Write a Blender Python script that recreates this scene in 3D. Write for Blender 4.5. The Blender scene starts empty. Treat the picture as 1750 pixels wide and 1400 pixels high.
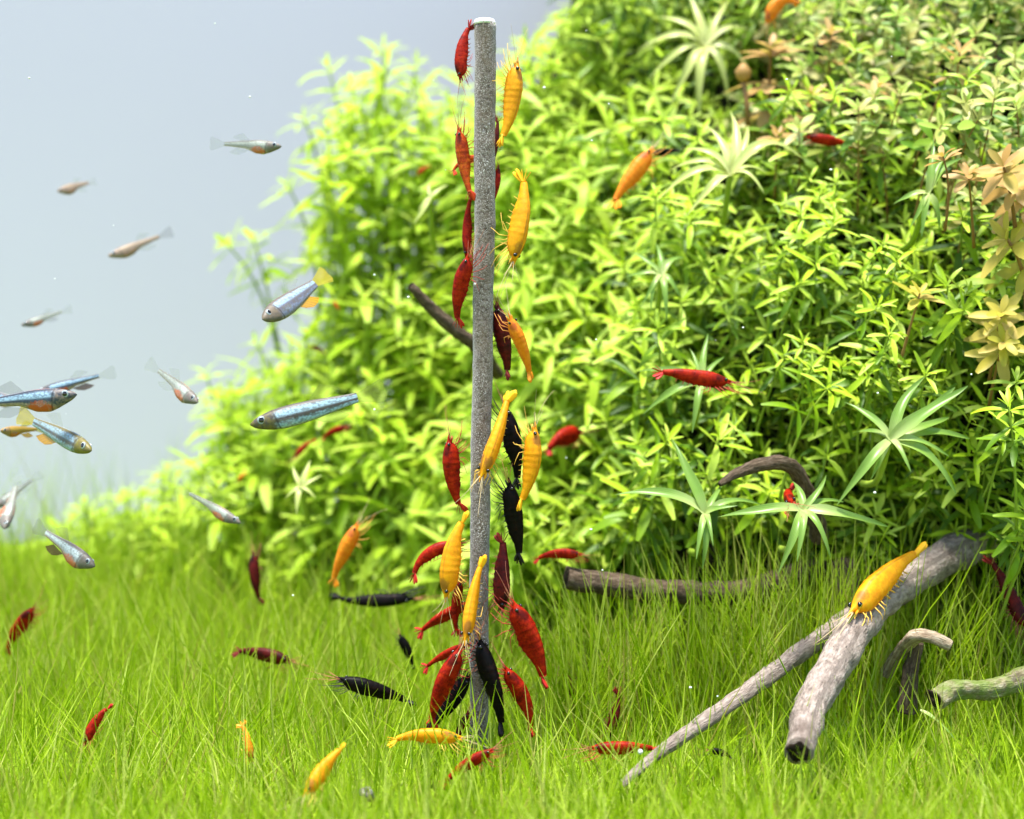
import bpy, math, random
import numpy as np
from mathutils import Vector, Matrix, noise

random.seed(7); RS = np.random.RandomState(11)
S = bpy.context.scene
COL = S.collection
rad = math.radians

# ------------------------------------------------------------------ camera, world, sun, exposure
CAM_D, CAM_Z, FPX = 40.0, 10.0, 2400.0          # units are centimetres
cd = bpy.data.cameras.new('camera'); cam = bpy.data.objects.new('camera', cd); COL.objects.link(cam)
cam.location = (0, -CAM_D, CAM_Z); cam.rotation_euler = (rad(90), 0, 0)
cd.sensor_width = 36; cd.lens = 36 * FPX / 1750
cd.clip_start = 1; cd.clip_end = 1000
cd.dof.use_dof = True; cd.dof.focus_distance = 38.4; cd.dof.aperture_fstop = 0.1
S.camera = cam

SUN_EL, SUN_AZ = 77, 205                          # degrees; azimuth clockwise from +Y
w = bpy.data.worlds.new('World'); S.world = w; w.use_nodes = True
nt = w.node_tree; nt.nodes.clear()
wo = nt.nodes.new('ShaderNodeOutputWorld'); bg = nt.nodes.new('ShaderNodeBackground'); sk = nt.nodes.new('ShaderNodeTexSky')
sk.sky_type = 'NISHITA'; sk.sun_disc = False; sk.sun_elevation = rad(SUN_EL); sk.sun_rotation = rad(SUN_AZ)
bg.inputs['Strength'].default_value = 0.05
nt.links.new(sk.outputs[0], bg.inputs[0]); nt.links.new(bg.outputs[0], wo.inputs[0])
sl = bpy.data.lights.new('sun', 'SUN'); sl.energy = 1.5; sl.angle = rad(11); sl.color = (1, .965, .9)
so = bpy.data.objects.new('sun', sl); COL.objects.link(so)
sd = Vector((math.sin(rad(SUN_AZ)) * math.cos(rad(SUN_EL)), math.cos(rad(SUN_AZ)) * math.cos(rad(SUN_EL)), math.sin(rad(SUN_EL))))
so.rotation_euler = sd.to_track_quat('Z', 'Y').to_euler(); so.location = sd * 120
S.view_settings.view_transform = 'Standard'; S.view_settings.look = 'None'
S.view_settings.exposure = 2.95; S.view_settings.gamma = 1; S.view_settings.use_curve_mapping = False
S.render.engine = 'CYCLES'

# ------------------------------------------------------------------ helpers
def P(px, py, d):
    return Vector(((px - 875) * d / FPX, d - CAM_D, CAM_Z - (py - 700) * d / FPX))

def tag(o, label=None, cat=None, group=None, kind=None):
    if label: o['label'] = label
    if cat: o['category'] = cat
    if group: o['group'] = group
    if kind: o['kind'] = kind
    return o

def np_mesh(name, V, F, mats, smooth=True, uv=None, mi=None):
    """V (n,3), F list of (m,k) int arrays of one width or a single array; uv per vertex (n,2)"""
    V = np.asarray(V, dtype=np.float32)
    Fs = F if isinstance(F, list) and not np.isscalar(F[0][0]) else [F]
    Fs = [np.asarray(f, dtype=np.int32) for f in Fs if len(f)]
    me = bpy.data.meshes.new(name)
    loops = np.concatenate([f.ravel() for f in Fs])
    tot = np.concatenate([np.full(len(f), f.shape[1], dtype=np.int32) for f in Fs])
    st = np.concatenate([[0], np.cumsum(tot)[:-1]]).astype(np.int32)
    me.vertices.add(len(V)); me.vertices.foreach_set('co', V.ravel())
    me.loops.add(len(loops)); me.loops.foreach_set('vertex_index', loops)
    me.polygons.add(len(tot)); me.polygons.foreach_set('loop_start', st); me.polygons.foreach_set('loop_total', tot)
    if smooth: me.polygons.foreach_set('use_smooth', np.ones(len(tot), dtype=bool))
    for m in (mats if isinstance(mats, (list, tuple)) else [mats]): me.materials.append(m)
    if mi is not None: me.polygons.foreach_set('material_index', np.asarray(mi, dtype=np.int32))
    if uv is not None:
        l = me.uv_layers.new(name='UVMap'); uv = np.asarray(uv, dtype=np.float32)
        l.data.foreach_set('uv', uv[loops].ravel())
    me.update(calc_edges=True); me.validate()
    return me

def link(name, me, parent=None):
    o = bpy.data.objects.new(name, me); COL.objects.link(o)
    if parent: o.parent = parent
    return o

class Geo:
    def __init__(s): s.V = []; s.Q = []; s.UV = []; s.MI = []; s.T = []; s.TM = []
    def add(s, V, Q, UV=None, mi=0, T=()):
        b = len(s.V); s.V += [tuple(v) for v in V]
        s.UV += list(UV) if UV is not None else [(0, 0)] * len(V)
        for q in Q: s.Q.append([i + b for i in q]); s.MI.append(mi)
        for t in T: s.T.append([i + b for i in t]); s.TM.append(mi)
    def mesh(s, name, mats, smooth=True):
        return np_mesh(name, s.V, [x for x in (s.Q, s.T) if x], mats, smooth, s.UV, s.MI + s.TM)

def grid_faces(r, c, closed):
    Q = []
    for i in range(r - 1):
        for j in range(c if closed else c - 1):
            k = (j + 1) % c
            Q.append((i * c + j, i * c + k, (i + 1) * c + k, (i + 1) * c + j))
    return Q

def frames(pts):
    T = []
    for i in range(len(pts)):
        t = pts[min(i + 1, len(pts) - 1)] - pts[max(i - 1, 0)]
        T.append(t.normalized())
    n = T[0].orthogonal().normalized(); out = []
    for t in T:
        n = (n - t * n.dot(t)); n = n.normalized() if n.length > 1e-6 else t.orthogonal().normalized()
        out.append((t, n, t.cross(n)))
    return out

def smooth_path(pts, rads, n):
    """Catmull-Rom through pts"""
    m = len(pts); P_, R_ = [], []
    for i in range(n):
        u = i / (n - 1) * (m - 1); k = min(int(u), m - 2); t = u - k
        a, b, c, e = pts[max(k - 1, 0)], pts[k], pts[k + 1], pts[min(k + 2, m - 1)]
        P_.append(.5 * ((2 * b) + (c - a) * t + (2 * a - 5 * b + 4 * c - e) * t * t + (3 * b - a - 3 * c + e) * t ** 3))
        R_.append(rads[k] * (1 - t) + rads[k + 1] * t)
    return P_, R_

def tube(geo, pts, rads, sides=6, mi=0, cap=True, disp=None):
    V, UV = [], []; L = 0
    for i, (p, r, (t, n, b)) in enumerate(zip(pts, rads, frames(pts))):
        if i: L += (pts[i] - pts[i - 1]).length
        for j in range(sides):
            a = 2 * math.pi * j / sides; dv = n * math.cos(a) + b * math.sin(a)
            rr = r * (disp(p, dv, L, a) if disp else 1)
            V.append(p + dv * rr); UV.append((L, j / sides))
    T = []
    if cap:
        for (i, p) in ((0, pts[0]), (len(pts) - 1, pts[-1])):
            V.append(p); UV.append((0, 0)); c = len(V) - 1
            for j in range(sides):
                q = (i * sides + j, i * sides + (j + 1) % sides)
                T.append((c, q[1], q[0]) if i == 0 else (c, q[0], q[1]))
    geo.add(V, grid_faces(len(pts), sides, True), UV, mi, T)

# ------------------------------------------------------------------ materials
class N:
    def __init__(s, name):
        s.m = bpy.data.materials.new(name); s.m.use_nodes = True; s.t = s.m.node_tree; s.t.nodes.clear()
        s.out = s.n('OutputMaterial')
    def n(s, t, **k):
        x = s.t.nodes.new('ShaderNode' + t)
        for a, b in k.items(): setattr(x, a, b)
        return x
    def l(s, a, b): s.t.links.new(a, b)
    def set(s, sock, v):
        if hasattr(v, 'is_output') or hasattr(v, 'links'): s.l(v, sock)
        else: sock.default_value = v
    def math(s, op, a, b=None, c=None, clamp=False):
        x = s.n('Math', operation=op); x.use_clamp = clamp
        for i, v in enumerate((a, b, c)):
            if v is not None: s.set(x.inputs[i], v)
        return x.outputs[0]
    def ramp(s, f, stops, interp='LINEAR'):
        x = s.n('ValToRGB'); x.color_ramp.interpolation = interp; e = x.color_ramp.elements
        while len(e) < len(stops): e.new(.5)
        for i, (p, c) in enumerate(stops):
            e[i].position = p; e[i].color = (*c, 1) if len(c) == 3 else c
        s.l(f, x.inputs[0]); return x.outputs[0]
    def mix(s, f, a, b, blend='MIX'):
        x = s.n('Mix', data_type='RGBA', blend_type=blend)
        s.set(x.inputs[0], f)
        for i, v in ((6, a), (7, b)):
            if isinstance(v, tuple): x.inputs[i].default_value = (*v, 1)
            else: s.l(v, x.inputs[i])
        return x.outputs[2]
    def noise(s, vec, scale, detail=3, rough=.55):
        x = s.n('TexNoise'); x.inputs['Scale'].default_value = scale; x.inputs['Detail'].default_value = detail
        x.inputs['Roughness'].default_value = rough
        if vec is not None: s.l(vec, x.inputs['Vector'])
        return x.outputs[0]
    def coord(s, k='Object'): return s.n('TexCoord').outputs[k]
    def scaled(s, v, sc):
        x = s.n('Mapping'); x.inputs['Scale'].default_value = sc; s.l(v, x.inputs[0]); return x.outputs[0]
    def bump(s, h, st, dist=.1):
        x = s.n('Bump'); x.inputs['Strength'].default_value = st; x.inputs['Distance'].default_value = dist
        s.l(h, x.inputs['Height']); return x.outputs[0]
    def pbr(s, col, rough=.5, spec=.4, nrm=None, **k):
        p = s.n('BsdfPrincipled')
        if isinstance(col, tuple): p.inputs['Base Color'].default_value = (*col, 1)
        else: s.l(col, p.inputs['Base Color'])
        s.set(p.inputs['Roughness'], rough); p.inputs['Specular IOR Level'].default_value = spec
        if nrm is not None: s.l(nrm, p.inputs['Normal'])
        for a, b in k.items(): s.set(p.inputs[a.replace('_', ' ')], b)
        return p.outputs[0]
    def shader_mix(s, f, a, b):
        x = s.n('MixShader'); s.set(x.inputs[0], f); s.l(a, x.inputs[1]); s.l(b, x.inputs[2]); return x.outputs[0]
    def done(s, sh): s.l(sh, s.out.inputs[0]); return s.m

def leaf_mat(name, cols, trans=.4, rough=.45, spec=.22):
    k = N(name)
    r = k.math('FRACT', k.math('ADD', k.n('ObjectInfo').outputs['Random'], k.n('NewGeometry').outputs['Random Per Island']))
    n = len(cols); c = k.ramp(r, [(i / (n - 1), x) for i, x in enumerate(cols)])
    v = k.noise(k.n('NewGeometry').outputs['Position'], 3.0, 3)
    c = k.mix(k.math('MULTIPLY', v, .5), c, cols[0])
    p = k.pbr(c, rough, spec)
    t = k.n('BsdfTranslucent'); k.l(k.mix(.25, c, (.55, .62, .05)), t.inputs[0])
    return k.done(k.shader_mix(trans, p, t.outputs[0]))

M = {}
M['leaf'] = leaf_mat('shaded_green_leaf', [(.035, .09, .002), (.09, .19, .003), (.18, .32, .004), (.27, .42, .008)], .24)  # ramp darkened so the lower leaves carry shade in their colour
M['leaf_tip'] = leaf_mat('lit_young_green_leaf', [(.31, .48, .010), (.41, .56, .03), (.49, .61, .10), (.35, .52, .012)], .3)  # paler young leaves, brightened further to stand for lit tips
M['leaf_far'] = leaf_mat('hazed_lime_leaf', [(.33, .51, .02), (.43, .59, .04), (.52, .66, .07)], .58)  # far leaves paled in the ramp to imitate haze and overexposure
M['leaf_far_tip'] = leaf_mat('lit_young_lime_leaf', [(.45, .64, .05), (.53, .70, .09), (.60, .73, .15)], .55)  # young far leaves, colour lifted for lit tips and haze
M['olive'] = leaf_mat('olive_leaf', [(.08, .19, .010), (.17, .30, .02), (.25, .29, .04), (.34, .27, .08)], .3)
M['olive_tip'] = leaf_mat('lit_young_olive_leaf', [(.30, .44, .06), (.40, .42, .11), (.50, .36, .17)], .3)  # young olive tips, brightened in colour as if lit
M['pink'] = leaf_mat('pink_leaf', [(.40, .23, .06), (.52, .31, .12), (.58, .38, .18), (.46, .38, .08)], .42, .45)
M['amber'] = leaf_mat('amber_leaf', [(.40, .36, .04), (.52, .42, .07), (.56, .38, .12)], .42, .45)
M['grass'] = leaf_mat('grass_blade', [(.28, .47, .006), (.38, .58, .008), (.48, .66, .016), (.56, .72, .04), (.65, .78, .09), (.76, .83, .22), (.50, .40, .10)], .55, .35)
M['stem'] = leaf_mat('green_stem', [(.2, .3, .02), (.3, .4, .05)], .1)
M['stem_red'] = leaf_mat('rusty_stem', [(.20, .10, .03), (.28, .16, .05)], .05)
def star_mat(name, base, mid, tip):
    k = N(name); uv = k.n('SeparateXYZ'); k.l(k.coord('UV'), uv.inputs[0])
    f = k.math('ADD', uv.outputs[0], k.math('MULTIPLY', k.math('SUBTRACT', k.n('ObjectInfo').outputs['Random'], .5), .3))
    c = k.ramp(f, [(.0, base), (.4, mid), (1, tip)])
    st = k.math('SINE', k.math('MULTIPLY', uv.outputs[1], 40.0))
    c = k.mix(k.math('MULTIPLY_ADD', st, .12, .12), c, base)
    p = k.pbr(c, .35, .4); t = k.n('BsdfTranslucent'); k.l(c, t.inputs[0])
    return k.done(k.shader_mix(.38, p, t.outputs[0]))
M['star'] = star_mat('pale_star_leaf', (.46, .53, .20), (.17, .32, .035), (.11, .23, .02))
M['star_pale'] = star_mat('cream_star_leaf', (.62, .64, .28), (.50, .56, .16), (.46, .52, .13))

def mat_soil():
    k = N('gap_shade_soil'); p = k.n('NewGeometry').outputs['Position']
    n = k.noise(p, 3.5, 6, .7)
    c = k.ramp(n, [(.3, (.006, .006, .003)), (.55, (.02, .022, .008)), (.75, (.035, .045, .012))])
    return k.done(k.pbr(c, .9, .1, k.bump(n, .8, .3)))
M['soil'] = mat_soil()

def mat_backdrop():
    k = N('frosted_backdrop'); p = k.n('NewGeometry').outputs['Position']
    c = k.mix(k.noise(p, .05, 2), (.405, .405, .465), (.42, .42, .48))
    return k.done(k.pbr(c, .85, .1))
M['backdrop'] = mat_backdrop()

def mat_rod():
    k = N('speckled_rod'); p = k.coord()
    n = k.noise(p, 13, 5, .75); big = k.noise(p, 1.4, 4, .6); fine = k.noise(p, 30, 2, .5)
    c = k.ramp(n, [(.38, (.03, .02, .012)), (.5, (.11, .085, .065)), (.62, (.18, .16, .145))])
    sp = k.ramp(fine, [(.56, (0, 0, 0)), (.66, (1, 1, 1))])
    den = k.ramp(k.noise(p, .9, 5, .65), [(.36, (.12, .12, .12)), (.62, (1, 1, 1))])
    c = k.mix(k.math('MULTIPLY', sp, den), c, (.50, .48, .46))
    c = k.mix(k.ramp(big, [(.5, (0, 0, 0)), (.72, (.6, .6, .6))]), c, (.10, .07, .035))
    return k.done(k.pbr(c, .9, .15, k.bump(n, .9, .05), Sheen_Weight=.55))
M['rod'] = mat_rod()
k = N('pale_cut_end'); M['rod_top'] = k.done(k.pbr(k.ramp(k.noise(k.coord(), 8, 4), [(.3, (.6, .6, .58)), (.7, (.85, .85, .83))]), .9, .1))

def mat_wood(name, c0, c1, c2, moss=0):
    k = N(name); uv = k.coord('UV')
    st = k.noise(k.scaled(uv, (1.6, 9, 1)), 2.2, 6, .65)
    kn = k.noise(k.coord(), 1.1, 4, .6)
    cr = k.noise(k.scaled(uv, (3, 26, 1)), 1.6, 3, .6)
    c = k.ramp(st, [(.28, c0), (.5, c1), (.72, c2)])
    c = k.mix(k.ramp(kn, [(.52, (0, 0, 0)), (.68, (.75, .75, .75))]), c, c0)
    c = k.mix(k.ramp(cr, [(.3, (.8, .8, .8)), (.42, (0, 0, 0))]), c, (.02, .014, .01))
    if moss:
        c = k.mix(k.math('MULTIPLY', k.ramp(k.noise(k.coord(), 1.3, 5, .6), [(.44, (0, 0, 0)), (.56, (1, 1, 1))]), moss), c, (.11, .17, .02))
    h = k.math('ADD', k.math('MULTIPLY', st, .6), k.math('MULTIPLY', cr, .5))
    return k.done(k.pbr(c, .8, .2, k.bump(h, .8, .12)))
M['wood'] = mat_wood('grey_driftwood', (.09, .065, .05), (.25, .20, .165), (.40, .34, .29))
M['wood_dark'] = mat_wood('dark_driftwood', (.02, .013, .008), (.09, .06, .035), (.20, .15, .11))
M['wood_moss'] = mat_wood('mossy_driftwood', (.05, .04, .02), (.20, .17, .09), (.42, .38, .28), .75)
M['wood_pale'] = mat_wood('pale_driftwood', (.10, .06, .035), (.34, .26, .17), (.55, .48, .38))
k = N('rotten_core'); M['core'] = k.done(k.pbr(k.ramp(k.noise(k.coord(), 6, 5, .7), [(.35, (.004, .003, .002)), (.55, (.02, .013, .008)), (.75, (.07, .05, .035))]), .95, .1))

def shrimp_mat(name, c0, c1, c2, spot, line=None, sss=.28, spotk=.8, spec=.25):
    """uv.x = position along the body (0 tail .. 1 snout), uv.y = round the body (0/1 = back, .5 = belly)"""
    k = N(name); uv = k.n('SeparateXYZ'); k.l(k.coord('UV'), uv.inputs[0]); u, v = uv.outputs[0], uv.outputs[1]
    p = k.coord(); rnd = k.n('ObjectInfo').outputs['Random']
    pv = k.n('VectorMath', operation='ADD'); k.l(p, pv.inputs[0])
    cx = k.n('CombineXYZ'); k.l(k.math('MULTIPLY', rnd, 37.0), cx.inputs[0]); k.l(cx.outputs[0], pv.inputs[1])
    n = k.noise(pv.outputs[0], 11, 5, .65); f = k.noise(pv.outputs[0], 55, 3, .6)
    c = k.ramp(k.math('ADD', k.math('MULTIPLY', n, .7), k.math('MULTIPLY', f, .3)), [(.36, c0), (.5, c1), (.64, c2)])
    c = k.mix(k.math('MULTIPLY', k.ramp(f, [(.62, (0, 0, 0)), (.72, (1, 1, 1))]), .35), c, c0)
    sg = k.ramp(u, [(0, (0, 0, 0))] + [z_ for b_ in (.22, .315, .40, .475, .55, .62) for z_ in ((b_ - .006, (0, 0, 0)), (b_, (1, 1, 1)), (b_ + .012, (0, 0, 0)))])
    c = k.mix(k.math('MULTIPLY', k.math('MULTIPLY', sg, k.ramp(n, [(.38, (.1, .1, .1)), (.6, (1, 1, 1))])), .42), c, c0)
    fl_ = k.noise(pv.outputs[0], 26, 4, .7)
    c = k.mix(k.math('MULTIPLY', k.ramp(fl_, [(.5, (0, 0, 0)), (.66, (1, 1, 1))]), .6), c, c0)
    # stomach showing through the carapace
    du = k.math('DIVIDE', k.math('SUBTRACT', u, .79), .085)
    vb = k.math('PINGPONG', v, .5)
    dv = k.math('DIVIDE', k.math('SUBTRACT', vb, .10), .15)
    dd = k.math('ADD', k.math('MULTIPLY', du, du), k.math('MULTIPLY', dv, dv))
    dd = k.math('ADD', dd, k.math('MULTIPLY', k.math('SUBTRACT', n, .5), 2.2))
    m = k.ramp(dd, [(.25, (1, 1, 1)), (1.0, (0, 0, 0))])
    c = k.mix(k.math('MULTIPLY', m, spotk), c, spot)
    if line:
        lu = k.ramp(u, [(.15, (0, 0, 0)), (.25, (1, 1, 1)), (.68, (1, 1, 1)), (.74, (0, 0, 0))])
        lv = k.ramp(k.math('ABSOLUTE', k.math('SUBTRACT', vb, .085)), [(.0, (1, 1, 1)), (.03, (0, 0, 0))])
        c = k.mix(k.math('MULTIPLY', k.math('MULTIPLY', lu, lv), k.ramp(n, [(.4, (.2, .2, .2)), (.55, (.75, .75, .75))])), c, line)
    pr = k.pbr(c, .5, spec, k.bump(f, .3, .012))
    t = k.n('BsdfTranslucent'); k.l(c, t.inputs[0])
    return k.done(k.shader_mix(sss, pr, t.outputs[0]))
SH = {}
SH['red'] = shrimp_mat('red_shell', (.11, .003, .001), (.36, .012, .002), (.50, .035, .004), (.05, .003, .002), spec=.14)
SH['dark'] = shrimp_mat('maroon_shell', (.015, .002, .002), (.07, .004, .003), (.13, .008, .005), (.01, .002, .002), sss=.05, spec=.12)
SH['rust'] = shrimp_mat('rust_shell', (.28, .018, .003), (.58, .07, .005), (.76, .18, .008), (.14, .015, .006))
SH['yellow'] = shrimp_mat('yellow_shell', (.70, .26, .003), (.84, .36, .003), (.88, .45, .008), (.25, .11, .02), (.30, .13, .01))
SH['orange'] = shrimp_mat('orange_shell', (.66, .16, .005), (.78, .25, .007), (.82, .33, .015), (.40, .09, .02))
SH['black'] = shrimp_mat('black_shell', (.001, .001, .001), (.003, .002, .002), (.012, .004, .003), (.001, .001, .001), sss=.02, spotk=.3, spec=.08)
def limb_mat(name, c, tr=.3, add=.04):
    k = N(name); p = k.pbr(k.mix(k.noise(k.coord(), 40, 2), c, tuple(min(1, x * 1.4 + add) for x in c)), .5, .25)
    t = k.n('BsdfTransparent'); return k.done(k.shader_mix(tr, p, t.outputs[0]))
LM = {'red': limb_mat('red_limb', (.36, .03, .015), .15), 'dark': limb_mat('maroon_limb', (.16, .02, .012), .15),
      'rust': limb_mat('rust_limb', (.5, .08, .02), .15), 'yellow': limb_mat('yellow_limb', (.7, .42, .06), .25),
      'orange': limb_mat('orange_limb', (.7, .3, .05), .2), 'black': limb_mat('black_limb', (.010, .006, .004), .05)}
FANM = {q: limb_mat(q + '_tail_fan', c, .12, .0) for q, c in (('red', (.36, .012, .008)), ('dark', (.12, .008, .006)), ('rust', (.48, .04, .01)),
        ('yellow', (.78, .38, .01)), ('orange', (.75, .24, .01)), ('black', (.003, .002, .002)))}
M['feeler'] = limb_mat('pale_feeler', (.55, .42, .22), .35)
M['feeler_red'] = limb_mat('red_feeler', (.42, .14, .07), .3)
k = N('black_eye'); M['eye'] = k.done(k.pbr((.004, .003, .003), .12, .6))

# ------------------------------------------------------------------ setting: soil, hill, backdrop
def sstep(a, b, x):
    t = min(1, max(0, (x - a) / (b - a))); return t * t * (3 - 2 * t)
def G(x, y):
    r = sstep(1, 9, x)
    z = .02 * max(0, y - 3) * (1 - r) + r * .26 * max(0, min(y, 14) + 1.5)
    return z + .12 * noise.noise(Vector((x * .25, y * .25, 1)))

xs = np.linspace(-75, 75, 121); ys = np.concatenate([np.linspace(-70, -12, 20), np.linspace(-11, 54.4, 90)])
V = [(x, y, G(x, y)) for y in ys for x in xs]
k = N('green_lawn_mat'); n_ = k.noise(k.n('NewGeometry').outputs['Position'], 2.5, 6, .7)
lawn = k.done(k.pbr(k.ramp(n_, [(.3, (.10, .20, .004)), (.5, (.20, .34, .008)), (.7, (.32, .47, .02))]), .8, .1, k.bump(n_, 1.0, .4)))
o = link('ground', np_mesh('ground', V, grid_faces(len(ys), len(xs), False), lawn)); tag(o, kind='structure')

# the back screen curves forward at its foot
V = []
prof = [(55, -2), (55, 10), (55, 30), (55, 60), (55, 95)]
for (y, z) in prof:
    for i in range(9): V.append((-110 + i * 27.5, y, z))
o = link('backdrop', np_mesh('backdrop', V, grid_faces(5, 9, False), M['backdrop'])); tag(o, kind='structure')

# depth of the foot-to-crest face of the planted hill, seen from the front glass
CP = np.array([(90, 930, 62), (150, 900, 62), (350, 650, 60), (450, 450, 60), (560, 150, 60), (700, 100, 60), (400, 950, 57), (650, 950, 53), (650, 850, 54.5), (700, 600, 56.5), (700, 350, 58.5),
    (950, 950, 47), (950, 850, 48.5), (950, 600, 51), (950, 300, 55), (950, 100, 58), (1200, 900, 44), (1200, 800, 44.5), (1200, 600, 46), (1200, 350, 49), (1200, 150, 54), (1100, 0, 58),
    (1450, 930, 42.6), (1450, 650, 43), (1450, 400, 45), (1450, 200, 49), (1450, 0, 53), (1700, 900, 43.5), (1700, 600, 42.3), (1700, 400, 42.8), (1700, 200, 46), (1700, 0, 50),
    (1900, 900, 44), (1900, 500, 42), (1900, 0, 49), (1450, -200, 58), (1900, -200, 55), (900, -200, 63)], float)
CP[:, 2] += np.where(CP[:, 0] < 500, 6, np.where(CP[:, 0] < 800, 5, np.where(CP[:, 0] < 1000, 2, np.where(CP[:, 0] > 1300, -1.0, 0))))
def D(px, py):
    w_ = 1 / (((CP[:, 0] - px) ** 2 + (CP[:, 1] - py) ** 2) + 2500) ** 1.6
    b = noise.noise(Vector((px / 115, py / 115, 2.5))) + .5 * noise.noise(Vector((px / 55, py / 55, 8.5)))
    return float((w_ * CP[:, 2]).sum() / w_.sum()) + b * (1.1 + 1.9 * min(1, max(0, (px - 800) / 400)))

rows, cols = 34, 44; V = []
for i in range(rows):
    t = i / (rows - 1); py = -240 + t * 1190
    x0 = 980 - 420 * max(0, min(1, (py) / 950))
    for j in range(cols):
        px = x0 + (2150 - x0) * (j / (cols - 1))
        d = D(px, py) + 4.6 + 1.0 * noise.noise(Vector((px * .008, py * .008, 4)))
        if j < 4: d += (4 - j) * 1.6
        V.append(tuple(P(px, py, d)))
foot = V[-cols:]
V += [(x, y + .5, -1.0) for (x, y, z) in foot]
top = V[:cols]; V = [(x, 54, z + 1) for (x, y, z) in top] + V
o = link('planted_hill', np_mesh('planted_hill', V, grid_faces(rows + 2, cols, False), M['soil'])); tag(o, kind='structure')  # dark core behind the leaves; near-black soil stands for shade in gaps

# ------------------------------------------------------------------ leaves
def leaf_verts(segs, width, droop, fold, tipw=.0, shape=1.0, wav=0):
    V, Q = [], []
    for i in range(segs + 1):
        t = 1 - (1 - i / segs) ** 1.35
        wd = width * .5 * (math.sin(math.pi * (.04 + .90 * t ** shape))) ** .75
        if i == segs: wd = width * .20
        x = t * (1 - .12 * abs(droop) * t); z = -droop * t * t * .5 + wav * math.sin(t * 6)
        V += [(x, -wd, z + fold * wd), (x, 0, z), (x, wd, z + fold * wd)]
    for i in range(segs):
        a = i * 3; Q += [(a, a + 3, a + 4, a + 1), (a + 1, a + 4, a + 5, a + 2)]
    return np.array(V, np.float32), np.array(Q, np.int32)

LEAF = {}
def leaf_set(key, mat, specs, segs=6):
    LEAF[key] = [np_mesh('leaf', *leaf_verts(segs, *s), mat) for s in specs]
narrow = [(.19, .45, .3, 0, 1.2), (.175, .8, .35, 0, 1.15), (.21, 1.15, .25, 0, 1.25), (.165, .15, .45, 0, 1.1)]
oval = [(.34, .3, .25, 0, 1.15), (.38, .55, .2, 0, 1.2), (.32, .1, .35, 0, 1.1)]
strap = [(.135, .35, .5), (.12, .7, .5), (.145, 1.0, .45), (.11, .1, .5)]
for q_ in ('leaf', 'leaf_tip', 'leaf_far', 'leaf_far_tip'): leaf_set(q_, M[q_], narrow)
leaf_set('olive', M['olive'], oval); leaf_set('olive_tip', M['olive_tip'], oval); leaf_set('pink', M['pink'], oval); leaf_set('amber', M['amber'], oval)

def basis(xd, up):
    xd = xd.normalized(); y = up.cross(xd)
    y = y.normalized() if y.length > 1e-4 else xd.orthogonal().normalized()
    return Matrix((xd, y, xd.cross(y))).transposed()

def whorl_leaves(rng, T, a, sc, whorls, per=4, gap=1.0, lens=(.5, .95, 1.0, 1.0, .95, .9), elev=(52, 22, 10, 2, -6, -14)):
    a = a.normalized(); n = a.orthogonal().normalized(); n = Matrix.Rotation(rng.uniform(0, 6.28), 3, a) @ n
    out = []; h = 0
    for k_ in range(whorls):
        i = min(k_, 5)
        for q in range(per):
            ang = 2 * math.pi * (q + .5 * (k_ % 2)) / per + rng.uniform(-.25, .25)
            e = rad(elev[i] + rng.uniform(-14, 14))
            dirv = (Matrix.Rotation(ang, 3, a) @ n) * math.cos(e) + a * math.sin(e)
            out.append((T - a * h * sc, basis(dirv, a), sc * lens[i] * rng.uniform(.8, 1.15)))
        h += (.14, .5, .5, .55, .6, .6)[i] * gap
    return out

def stem_path(rng, T, a, length, n=6):
    p = T.copy(); pts = [p.copy()]; d_ = -a.normalized(); st = length / (n - 1)
    goal = Vector((rng.uniform(-.2, .2), .35, -1)).normalized()
    for i in range(n - 1):
        d_ = d_.lerp(goal, .28).normalized(); p = p + d_ * st; pts.append(p.copy())
    return pts

def stem_plant(rng, name, T, a, sc, whorls, mesh_key, label, group, per=4, gap=1.0, stem_mat='stem', length=None, thick=.05, cat='plant', **kw):
    pts = stem_path(rng, T, a, length or (2.2 + 2.0 * sc))
    base = pts[-1]
    root = bpy.data.objects.new(name, None); COL.objects.link(root); root.location = base; root.empty_display_size = .3
    tag(root, label, cat, group)
    g = Geo(); tube(g, [p - base for p in pts], [thick * sc * (.5 + .5 * i / (len(pts) - 1)) for i in range(len(pts))], 5)
    link('stem', g.mesh('stem', M[stem_mat]), root)
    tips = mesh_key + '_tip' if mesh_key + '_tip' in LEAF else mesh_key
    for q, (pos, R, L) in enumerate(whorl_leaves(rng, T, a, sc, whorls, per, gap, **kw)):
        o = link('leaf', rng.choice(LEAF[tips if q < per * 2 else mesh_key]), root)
        o.matrix_basis = Matrix.Translation(pos - base) @ R.to_4x4() @ Matrix.Scale(L, 4)
    return root

# ------------------------------------------------------------------ the bush: silhouette of the tips
POLY = [(80, 925), (115, 875), (180, 850), (260, 840), (285, 795), (345, 800), (320, 700), (335, 640), (400, 620), (455, 585), (480, 540), (545, 500), (500, 450), (505, 390), (490, 320), (530, 270),
        (515, 205), (575, 180), (552, 110), (600, 140), (655, 70), (700, 115), (790, 150), (880, 95), (950, 50), (1010, -90), (1930, -90), (1930, 920), (1720, 930), (1610, 900), (1560, 950), (1450, 950), (1330, 885), (1180, 900), (1000, 930),
        (700, 975), (400, 1040), (200, 1010), (80, 960)]
def inside(x, y, poly=POLY):
    r = False; n = len(poly); j = n - 1
    for i in range(n):
        xi, yi = poly[i]; xj, yj = poly[j]
        if (yi > y) != (yj > y) and x < (xj - xi) * (y - yi) / (yj - yi) + xi: r = not r
        j = i
    return r
def psize(px): return 1.95 - .98 * sstep(700, 1380, px)
def is_olive(px, py, rng):
    v = sstep(1150, 1400, px) * (1 - sstep(150, 330, py)) + .75 * sstep(1550, 1700, px) * (1 - sstep(330, 520, py))
    return rng.random() < .62 * v

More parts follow.
